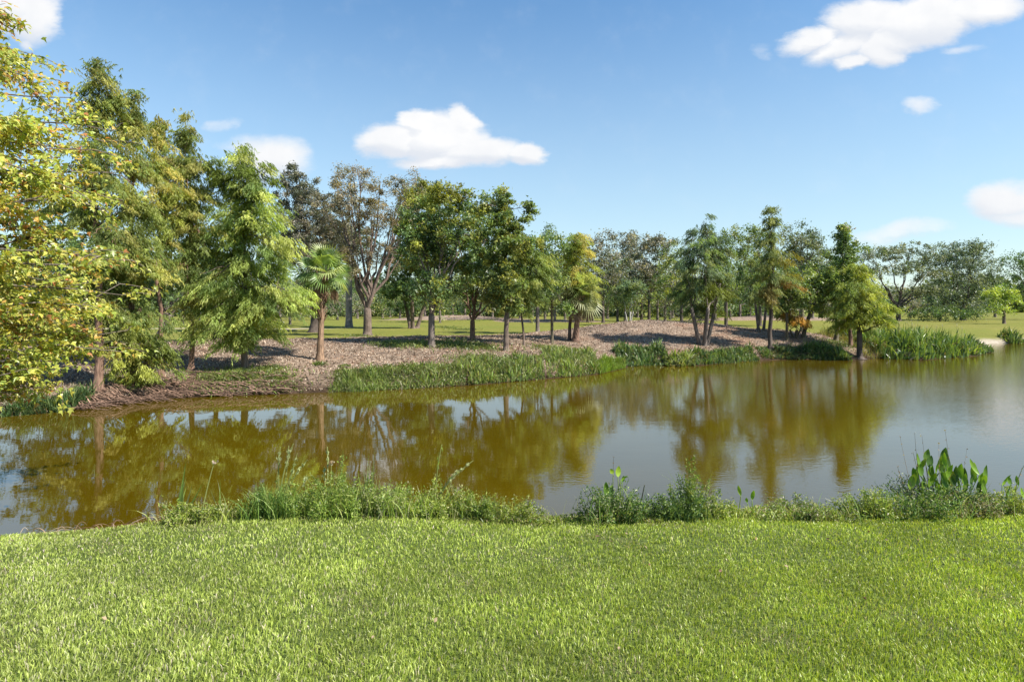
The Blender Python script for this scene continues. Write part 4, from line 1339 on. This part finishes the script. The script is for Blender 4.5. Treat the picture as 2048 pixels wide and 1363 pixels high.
# ------------------------------------------------------------------ near bank plants
def leafy_weed(label, px, py, w, h, pal, name='weed_bush', cat='plant', blade=60, stems=22, D=None, lsz=.028, leafn=70, dark=1.0, mat=None):
    """bush of thin arching stems with small leaves; py is the row of its foot on the lawn edge"""
    if D is None: D = 5.95
    k = D / 1200
    x = (px - 1024) * k
    base = np.array([x, D, max(hz(x, D), 0)])
    root = thing(name, tuple(base), label, cat)
    sm, lm = MB(), MB()
    W, H = w * k * 1.12, h * k * 1.3
    for i in range(stems):
        a = rng.uniform(0, 6.28)
        r = abs(rng.normal()) * .35
        b = base + [math.cos(a) * W * r, math.sin(a) * W * r * .6, 0]
        b[2] = max(hz(b[0], b[1]), -.05)
        hh = H * rng.uniform(.45, 1.0) * (1 - .5 * min(r * 1.4, 1))
        e = b + [math.cos(a) * W * .35 * rng.uniform(.2, 1.2), math.sin(a) * W * .25, hh]
        pp = bez(b, (b + e) / 2 + [0, 0, hh * .2], e, 7)
        tube(sm, pp, np.linspace(.0040, .0018, 7), np.array(pal[0]) * .9, 4)
        t = rng.uniform(.1, 1, leafn)
        pos = pp[(t * 6).astype(int)] + rng.normal(size=(leafn, 3)) * .022 * (w / 80.0) ** .5
        leaves(lm, pos, lsz, pick(pal, leafn) * rng.uniform(.7, 1.25, (leafn, 1)) * dark, .5, aspect=.42)
    tag(sm.build('stems', M_GRASS, root, base), kind='stuff')
    tag(lm.build('leaves', mat or M_GRASS, root, base), kind='stuff')
    if blade:
        P = base[:2] + rng.normal(size=(blade, 2)) * [W * .35, W * .2]
        B = np.column_stack([P, np.maximum(height(P[:, 0], P[:, 1]), -.03)])
        bm = MB()
        blades(bm, B, rng.uniform(.4, 1.0, blade) * H * .9, rng.normal(size=(blade, 3)) * [.4, .3, 0], np.full(blade, .0035), pick(pal, blade) * rng.uniform(.8, 1.3, (blade, 1)), 4)
        tag(bm.build('grass_blades', M_GRASS, root, base), kind='stuff')
    return root


WP = [(.20, .29, .045), (.27, .36, .06), (.13, .21, .035), (.36, .41, .12)]
WD = [(.10, .18, .035), (.15, .24, .045), (.06, .12, .03), (.25, .33, .09)]
WY = [(.28, .36, .05), (.36, .41, .08), (.20, .28, .05), (.40, .40, .18)]
leafy_weed('dark green fine grass tuft on the near bank below the seeding weeds, left of centre', 538, 1040, 60, 75, WD, 'grass_tuft', 'grass', blade=420, stems=6, D=5.75)
leafy_weed('large leafy green weed mound on the near bank, widest one left of centre', 690, 1040, 120, 78, WP, blade=160, stems=46, D=5.8)
leafy_weed('upright pointed leafy weed rising beside the tall grass clump', 682, 1010, 34, 95, WP, blade=20, stems=12, D=6.1)
leafy_weed('low fresh green leafy mound below the arching seed head', 880, 1040, 110, 62, WY, blade=120, stems=40, D=5.85)
leafy_weed('small shaded leafy mound right of the arching seed head plant', 960, 1042, 70, 52, WP, blade=100, stems=26, D=5.8)
leafy_weed('lime green leafy mound at the waters notch, centre of the near bank', 1035, 1042, 80, 42, WY, blade=60, stems=26, D=5.8)
leafy_weed('yellow green low mound at the left end of the near bank weeds', 405, 1045, 110, 45, WY, blade=260, stems=26, D=5.7)
leafy_weed('trailing leafy weeds under the tall seeding stalks', 600, 1035, 90, 60, WP, blade=200, stems=30, D=5.9)
leafy_weed('shaggy grassy mound left of the low leafy mound, with pale blades', 780, 1042, 110, 62, WP + [(.32, .32, .18)], blade=420, stems=26, D=5.8)
leafy_weed('dense dark leafy bush with arrowhead leaves on top, centre right', 1228, 1030, 92, 70, WD + [(.26, .28, .14)], blade=80, stems=54, D=5.75)
leafy_weed('upright branching leafy bush right of the arrowhead bush', 1385, 1028, 50, 104, WP, blade=20, stems=22, D=5.85)
leafy_weed('dark leafy base at the foot of the upright branching bush', 1368, 1030, 84, 55, WD, blade=60, stems=34, D=5.7)
leafy_weed('small pale sprig leaning left from the upright branching bush', 1345, 1020, 30, 72, WY, blade=0, stems=7, D=5.9, leafn=40)
leafy_weed('low lime mound between the upright bush and the two spoon leaves', 1440, 1030, 60, 36, WY, blade=30, stems=20, D=5.8)
leafy_weed('pale dry matted mound of weeds right of the two spoon leaves', 1610, 1022, 110, 36, WP + [(.34, .33, .2), (.30, .26, .15)], blade=160, stems=44, D=5.9)
leafy_weed('lime yellow sprig mound left of the big pickerel weed bush', 1735, 1015, 80, 50, WY, blade=60, stems=30, D=5.95)
leafy_weed('big dark bush under the pickerel weed leaves at lower right', 1850, 1016, 170, 66, WD + [(.28, .28, .15)], blade=260, stems=80, D=6.0)
leafy_weed('brownish matted weeds at the right foot of the pickerel weed bush', 1945, 1020, 110, 38, [(.30, .26, .16), (.22, .2, .1), (.16, .2, .05), (.36, .34, .22)], blade=120, stems=40, D=5.95)
leafy_weed('yellowish low weeds at the right edge of the near bank', 2035, 1015, 90, 45, WY, blade=80, stems=34, D=6.0)


def ground_cover():
    m = MB()
    n = 34000
    px = rng.uniform(330, 2300, n)
    D = rng.uniform(5.55, 6.5, n) + .0001 * (px - 1000)
    X = (px - 1024) / 1200 * D
    s = sdf(pond, X, D)
    wv = .78 + .14 * np.sin(px * .021) + .1 * np.sin(px * .053 + 1)
    ok = (s > -.12) & (s < wv)
    X, D, s = X[ok], D[ok], s[ok]
    n = len(X)
    z = np.maximum(height(X, D), 0)
    bump = .05 * (1 + np.sin(X * 5.3) * np.cos(X * 2.1 + 1)) + .02
    C = np.column_stack([X, D, z + rng.random(n) * bump])
    leaves(m, C, .030, pick(WY + WP + [(.3, .24, .12)], n) * rng.uniform(.7, 1.2, (n, 1)), .9, aspect=.5)
    k = 7000
    i = rng.integers(0, n, k)
    B = np.column_stack([X[i] + rng.normal(size=k) * .02, D[i], z[i]])
    c = pick(WY + WP, k)
    d = rng.random(k) < .22
    c[d] = (.38, .32, .2)
    blades(m, B, rng.uniform(.04, .13, k), rng.normal(size=(k, 3)) * [.7, .5, 0], np.full(k, .0028), c * rng.uniform(.7, 1.2, (k, 1)), 3)
    tag(m.build('bank_ground_cover', M_GRASS), 'low creeping weeds and grass along the lip of the near bank', 'ground cover', kind='stuff')
    m = MB()
    for i in range(420):
        px_ = rng.uniform(0, 340) if i < 75 else rng.choice([rng.uniform(900, 1120), rng.uniform(400, 2000)])
        D_ = rng.uniform(5.55, 5.95) if px_ < 345 else rng.uniform(6.0, 6.6)
        D_ += .0
        x = (px_ - 1024) / 1200 * D_
        p0 = np.array([x, D_, max(hz(x, D_), 0) + .01])
        a = rng.uniform(-.9, .9) + (math.pi if rng.random() < .4 else 0)
        ln = rng.uniform(.05, .28)
        p2 = p0 + [math.cos(a) * ln, abs(math.sin(a)) * ln * .8, 0]
        p2[2] = max(hz(p2[0], p2[1]), 0) + rng.uniform(0, .07)
        tube(m, bez(p0, (p0 + p2) / 2 + [0, 0, rng.uniform(.03, .12)], p2, 6), np.linspace(.0035, .0012, 6), np.array([(.30, .20, .13), (.42, .33, .23), (.2, .11, .07)][i % 3]) * rng.uniform(.7, 1.2), 4)
    tag(m.build('bank_twigs', M_DRY), 'dry brown twigs and runners lying along the near waterline', 'twigs', kind='stuff')


ground_cover()


def stalk_plant(name, label, px, py, D, stalks, cat='plant', col=(.34, .38, .14)):
    """stalks: (tip px, tip py, bend px, head kind, radius)"""
    k = D / 1200
    x = (px - 1024) * k
    base = np.array([x, D, max(hz(x, D), 0)])
    root = thing(name, tuple(base), label, cat)
    for (tx, ty, bx_, head, r) in stalks:
        m = MB()
        b = base + [rng.uniform(-.03, .03), rng.uniform(-.03, .03), 0]
        e = np.array([(tx - 1024) * k, D + rng.uniform(-.1, .1), CAMZ + (HOR - ty) * k])
        mid = (b + e) / 2 + [bx_ * k, 0, abs(bx_) * k * .4]
        p = bez(b, mid, e, 12)
        c = np.array(col) * rng.uniform(.8, 1.2)
        tube(m, p, np.linspace(r, r * .5, 12) * 2.0, c, 5)
        d = unit(p[-1] - p[-2])
        if head == 'seed':
            for q in range(30):
                t = rng.uniform(.72, 1)
                pos = p[int(t * 11)] + rng.normal(size=3) * .008
                leaves(m, pos[None],   .036, np.array([(.46, .50, .26)]) * rng.uniform(.7, 1.2), .3, out=d[None] * 1.6, aspect=.35)
        elif head == 'flower':
            leaves(m, p[-1] + rng.normal(size=(16, 3)) * .010, .028, pick([(.55, .45, .35), (.45, .33, .22)], 16), .3, aspect=.7)
        elif head == 'leafy':
            t = rng.uniform(.25, 1, 34)
            leaves(m, p[(t * 11).astype(int)] + rng.normal(size=(34, 3)) * .018, .034, pick(WP, 34), .3, out=np.tile(d, (34, 1)), aspect=.3)
        elif head == 'dots':
            for t in (5, 7, 8, 9, 10, 11):
                leaves(m, p[t] + rng.normal(size=(4, 3)) * .006, .016, pick([(.2, .13, .08)], 4), .2, aspect=.8)
        m.build('stalk', M_GRASS, root, base)
    return root


def blade_plant(name, label, px, py, D, bl, cat='plant', pal=RG):
    k = D / 1200
    x = (px - 1024) * k
    base = np.array([x, D, max(hz(x, D), 0)])
    root = thing(name, tuple(base), label, cat)
    for (tx, ty, bend, wd) in bl:
        m = MB()
        b = base + [rng.uniform(-.05, .05), rng.uniform(-.04, .04), -.01]
        e = np.array([(tx - 1024) * k, D + rng.uniform(-.12, .12), CAMZ + (HOR - ty) * k])
        p = bez(b, (b + e) / 2 + [bend * k, 0, abs(bend) * k * .5], e, 9)
        t = np.linspace(0, 1, 9)
        w = wd * 1.5 * (np.sin(np.clip(t * 1.15 + .12, 0, 1) * math.pi) * .6 + .4) * (1 - t ** 6)
        a = rng.uniform(-.6, .6)
        sv = np.array([math.cos(a), math.sin(a), 0])
        V = np.stack([p - sv * w[:, None], p + [0, .3 * wd, 0], p + sv * w[:, None]], 1).reshape(-1, 3)
        i = np.arange(8)[:, None] * 3
        Q = np.concatenate([i + [0, 1, 4, 3], i + [1, 2, 5, 4]])
        m.add(V, pick(pal, 1)[0] * rng.uniform(.85, 1.2), Q)
        m.build('blade', M_GRASS, root, base)
    return root


blade_plant('reed', 'upright broad green reed leaves at the left end of the near bank weeds', 362, 1025, 5.75,
            [(383, 915, 0, .010), (380, 950, -4, .012), (370, 960, -6, .010), (365, 975, -8, .009), (412, 960, 2, .008), (352, 985, -6, .006), (392, 965, 6, .008)], 'reed')
stalk_plant('flower_stalk', 'lone thin stalk with a dried pale flower head right of the reed leaves', 402, 1015, 5.8, [(428, 924, -3, 'flower', .0035)], 'flower')
blade_plant('grass_clump', 'few thin upright grass blades left of the grass tuft, over brown water', 440, 1005, 6.0,
            [(443, 952, 0, .004), (424, 962, 8, .004), (458, 975, 0, .003), (470, 1000, 14, .005), (430, 968, -4, .004)], 'grass')
stalk_plant('seeding_weed', 'tall yellowish weed with crowded seed heads left of centre, tallest on the near bank', 560, 1015, 6.05,
            [(562, 893, -10, 'seed', .004), (574, 893, 4, 'seed', .003), (591, 884, -12, 'seed', .004), (596, 905, 4, 'seed', .003), (616, 918, -16, 'seed', .0035), (612, 950, 22, 'seed', .003), (590, 930, 0, 'leafy', .003), (553, 945, -8, 'leafy', .003)], 'weed')
stalk_plant('seeding_weed', 'pair of straight plume topped stalks between the tall seeding weed and the grass clump', 650, 1010, 6.05,
            [(652, 895, 2, 'seed', .004), (645, 935, -3, 'seed', .003), (662, 925, 8, 'flower', .002), (640, 960, -6, 'leafy', .002)], 'weed')
blade_plant('grass_clump', 'tall fresh green grass clump with fine blades above the leafy mound', 735, 1030, 5.95,
            [(749, 888, -2, .006), (742, 900, -2, .006), (738, 925, 0, .006), (720, 910, -4, .004), (745, 930, 3, .005), (728, 940, -4, .005), (733, 935, 0, .006), (752, 950, 8, .004), (722, 955, -5, .004), (764, 965, 14, .004), (715, 930, -3, .004), (740, 945, 0, .006), (770, 990, 20, .003), (747, 915, 2, .004)], 'grass')
stalk_plant('seeding_weed', 'weed with one erect top and an arching pale seed head pointing right', 868, 1020, 6.05,
            [(884, 888, -8, 'leafy', .004), (945, 925, -22, 'seed', .004), (903, 958, 10, 'flower', .003), (912, 945, -12, 'leafy', .003), (922, 935, -14, 'seed', .003), (870, 950, -6, 'leafy', .003)], 'weed')
stalk_plant('dry_stalk', 'bare dark upright stub right of the arrowhead bush', 1280, 1010, 6.0, [(1287, 966, 0, 'none', .0045)], 'stalk', (.09, .10, .06))


def spoon_plant(name, label, px, py, D, lv, cat='plant', stalks=()):
    """each leaf: (centre px, centre py, length px, tilt, shade)"""
    k = D / 1200
    x = (px - 1024) * k
    base = np.array([x, D, max(hz(x, D), 0)])
    root = thing(name, tuple(base), label, cat)
    for (cx, cy, ln, tilt, wd, shade) in lv:
        m = MB()
        c = np.array([(cx - 1024) * k, D + rng.uniform(-.12, .12), CAMZ + (HOR - cy) * k])
        d = np.array([math.sin(tilt), rng.uniform(-.25, .25), math.cos(tilt)])
        d = unit(d)
        L = ln * k
        a = rng.uniform(-.7, .7)
        sv = unit(np.cross(d, np.array([math.sin(a), -math.cos(a), .0])))
        nv = np.cross(sv, d)
        t = np.linspace(0, 1, 9)
        w = wd * k * .5 * np.sin(np.clip(t, 0, 1) ** .9 * math.pi) ** .75
        bendv = nv * L * .12
        spine = c + d * ((t - .5) * L)[:, None] + bendv * ((t - .5) ** 2 * 4)[:, None]
        fold = w[:, None] * .35 * nv
        V = np.stack([spine - sv * w[:, None] + fold, spine, spine + sv * w[:, None] + fold], 1).reshape(-1, 3)
        i = np.arange(8)[:, None] * 3
        Q = np.concatenate([i + [0, 1, 4, 3], i + [1, 2, 5, 4]])
        col = np.array([(.14, .26, .03), (.20, .34, .03), (.28, .40, .04), (.38, .38, .05), (.07, .14, .03)][shade])
        m.add(V, col * rng.uniform(.9, 1.1), Q)
        b = base + [(c[0] - base[0]) * .6 + rng.uniform(-.04, .04), rng.uniform(-.05, .05), 0]
        b[2] = max(hz(b[0], b[1]), 0)
        tube(m, bez(b, (b + spine[0]) / 2 + [(b[0] - spine[0][0]) * .2, 0, .02], spine[0], 6), np.linspace(.005, .0035, 6), col * [1, .9, 1], 5)
        m.build('leaf', M_GRASS, root, base, True)
    for (tx, ty, bx_, r, cc) in stalks:
        m = MB()
        e = np.array([(tx - 1024) * k, D + rng.uniform(-.1, .1), CAMZ + (HOR - ty) * k])
        b = base + [(e[0] - base[0]) * .6, 0, 0]
        b[2] = max(hz(b[0], b[1]), 0)
        p = bez(b, (b + e) / 2 + [bx_ * k, 0, 0], e, 10)
        tube(m, p, np.linspace(r, r * .35, 10), cc, 5)
        for q in (6, 7, 8, 9):
            leaves(m, p[q] + rng.normal(size=(2, 3)) * .006, .014, pick([(.25, .17, .10), (.4, .33, .25)], 2), .2, aspect=.8)
        m.build('stalk', M_GRASS, root, base)
    return root


spoon_plant('arrowhead_plant', 'upright arrowhead plant with two bright leaves at its top growing out of the dark bush', 1222, 1000, 5.95,
            [(1232, 936, 22, .1, 12, 2), (1221, 938, 12, -.5, 9, 2), (1210, 972, 30, -.05, 11, 0), (1220, 975, 26, .2, 9, 4), (1250, 962, 14, .3, 7, 0), (1246, 952, 18, .9, 4, 1)], 'plant',
            [(1228, 915, 0, .004, (.08, .08, .07)), (1237, 935, 4, .003, (.09, .12, .05))])
spoon_plant('pickerel_plant', 'single curved spoon leaf sticking up over the water, left of its straight twin', 1480, 1015, 5.95, [(1473, 975, 22, -.25, 7, 2)], 'plant')
spoon_plant('pickerel_plant', 'straight spoon leaf over the water, right of the curved one', 1502, 1015, 5.95, [(1505, 988, 22, .1, 8, 1), (1497, 1002, 12, -.3, 6, 1)], 'plant')
big = []
for (cx, cy) in [(1828, 958), (1850, 968), (1870, 965), (1890, 966), (1912, 970), (1930, 966), (1950, 968), (1836, 932), (1868, 920), (1862, 936), (1880, 944), (1893, 925), (1905, 932), (1910, 922), (1898, 945), (1888, 915), (1856, 925), (1873, 948), (1915, 935), (1925, 948), (1938, 928), (1955, 945), (1962, 955), (1972, 940), (1944, 960), (1906, 952), (1832, 945), (1846, 950),
                 (1920, 958), (1882, 930), (1896, 908), (1872, 912), (1950, 935), (1976, 958), (1840, 920), (1848, 938), (1860, 952), (1884, 958), (1900, 936), (1914, 946), (1934, 952), (1872, 934), (1890, 950), (1842, 958), (1924, 940), (1962, 966), (1946, 950), (1876, 926), (1902, 960)]:
    big.append((cx + rng.uniform(-5, 5), cy + 5 + rng.uniform(-3, 3), rng.uniform(24, 38), rng.uniform(-.4, .4), rng.uniform(9, 14), int(rng.choice([0, 0, 1, 1, 2, 4]))))
big.append((1908, 955, 26, .1, 15, 3))
spoon_plant('pickerel_plant', 'big cluster of glossy green pickerel weed leaves with thin seed stalks, lower right', 1895, 1000, 6.1, big, 'plant',
            [(1801, 872, -6, .0028, (.3, .24, .2)), (1821, 862, -6, .003, (.12, .1, .08)), (1842, 868, 0, .0025, (.14, .11, .09)), (1876, 884, -2, .003, (.3, .22, .18)), (1903, 864, 8, .003, (.14, .11, .09)), (1926, 896, 0, .0022, (.25, .2, .15)), (1789, 930, -4, .0035, (.1, .12, .06)), (1827, 905, 0, .004, (.08, .1, .05))])
spoon_plant('pickerel_plant', 'small pickerel weed with pointed leaves at the right edge of the near bank', 2010, 1000, 6.1,
            [(1998, 953, 18, -.25, 9, 0), (2008, 962, 18, .5, 11, 1), (2036, 960, 24, -.35, 7, 0), (2032, 982, 26, -.2, 8, 1), (2042, 984, 24, .2, 8, 2), (1999, 978, 14, .1, 6, 0), (2024, 962, 26, .6, 6, 0)], 'plant',
            [(2050, 926, -20, .006, (.22, .24, .07))])


# ------------------------------------------------------------------ the lawn
def lawn():
    m = MB()

    def field(x0, x1, y0, y1, dens, hlo, hhi, wid, seg=2, outer=False):
        n = int((x1 - x0) * (y1 - y0) * dens)
        X = rng.uniform(x0, x1, n)
        Y = rng.uniform(y0, y1, n)
        ok = (np.abs(X) >= Y * 0.92 + 0.5) if outer else (np.abs(X) < Y * 0.92 + 0.5)
        X, Y = X[ok], Y[ok]
        s = sdf(pond, X, Y)
        lim = np.where(X < -3.3, .0, .42)
        ok = s > lim
        X, Y, s = X[ok], Y[ok], s[ok]
        n = len(X)
        Z = height(X, Y) - .004
        tuft = np.sin(X * 9.1 + 2 * np.sin(Y * 5.3)) * np.cos(Y * 8.3 + 1.5 * np.sin(X * 6.1))
        patch = np.sin(X * 1.9 + 1.7 * np.sin(Y * 1.3 + 1)) * np.cos(Y * 2.3 + X * .7)
        h_ = rng.uniform(hlo, hhi, n) * (1 + .10 * tuft + .10 * patch)
        ang = 1.0 * np.sin(X * 3.1 + 2 * np.sin(Y * 2.9)) + 1.5 * np.sin(X * 11.3 - Y * 7.2 + 3 * np.sin(Y * 6)) + rng.normal(size=n) * 1.5
        mag = rng.uniform(.1, .7, n)
        ln = np.stack([np.cos(ang) * mag, np.sin(ang) * mag, np.zeros(n)], 1)
        pal = np.array([(.315, .400, .062), (.385, .470, .080), (.225, .305, .050), (.45, .52, .130), (.47, .48, .21), (.50, .44, .28)])
        pr = np.array([.27, .26, .20, .17, .08, .04])
        c = pal[rng.choice(6, n, p=pr / pr.sum())]
        # cooler and paler to the left, yellower to the right
        tt = np.clip((X / np.maximum(Y, 1) + .8) / 1.6, 0, 1)[:, None]
        fine = np.sin(X * .9 + 2.2 * np.sin(Y * .8)) * np.cos(Y * 1.1 - X * .5)
        c = c * (1 + .09 * patch[:, None] + .05 * fine[:, None]) * (np.array([1.08, 1.04, 1.45]) * (1 - tt) + np.array([1.0, 1.03, .72]) * tt)
        worn = np.sin(X * 3.7 + 1.1 + 2 * np.sin(Y * 1.3)) * np.sin(Y * 4.3 + X * 2.1) + .25 * rng.normal(size=n)
        wm_ = worn > .98
        c[wm_] = pick([(.42, .38, .2), (.34, .33, .14), (.46, .42, .26)], wm_.sum())
        h_ = np.where(wm_, h_ * .6, h_)
        c *= rng.uniform(.78, 1.2, (n, 1))
        th = rng.uniform(0, 2 * np.pi, n)
        wv = np.stack([np.cos(th), np.sin(th), np.zeros(n)], 1) * (wid * rng.uniform(.6, 1.4, n))[:, None]
        B = np.stack([X, Y, Z], 1)
        mid = B + ln * (h_ * .35)[:, None]
        mid[:, 2] = Z + h_ * .6
        tip = B + ln * h_[:, None]
        tip[:, 2] = Z + h_ * (1.05 - .35 * mag)
        V = np.stack([B - wv * .5, B + wv * .5, mid + wv, mid - wv, tip], 1).reshape(-1, 3)
        k = np.arange(n)[:, None] * 5
        if seg == 2:
            m.add(V, np.repeat(c, 5, 0), k + [0, 1, 2, 3], k + [3, 2, 4])
        else:
            V = np.stack([B - wv, B + wv, tip], 1).reshape(-1, 3)
            k = np.arange(n)[:, None] * 3
            m.add(V, np.repeat(c, 3, 0), None, k + [0, 1, 2])

    field(-3.6, 3.6, 1.9, 3.3, 8800, .026, .046, .0025)
    field(-4.6, 4.6, 3.3, 4.5, 6800, .024, .044, .0027)
    field(-7.5, 7.0, 4.5, 6.7, 3600, .022, .042, .0036)
    field(-9, 9, 1.6, 6.9, 1500, .026, .048, .006, 1, True)
    tag(m.build('lawn_grass', M_GRASS), 'short mown green lawn grass filling the foreground', 'grass', kind='stuff')
    # a few fallen leaves and dead tufts
    m = MB()
    n = 34
    Y = rng.uniform(2.5, 5.3, n)
    X = rng.uniform(-.9, .9, n) * Y
    Z = height(X, Y) + .03
    leaves(m, np.stack([X, Y, Z], 1), .030, pick([(.26, .14, .08), (.32, .24, .15), (.20, .11, .08)], n), 1.0, aspect=.7)
    tag(m.build('fallen_leaves', M_DRY), 'few small brown fallen leaves scattered over the lawn', 'fallen leaves', kind='stuff')


lawn()
tris = 0
for o in sc.objects:
    if o.type == 'MESH':
        me = o.data
        tris += len(me.loops) - 2 * len(me.polygons)
print('TRIS', tris, 'OBJ', len(sc.objects))
if False:
    pass
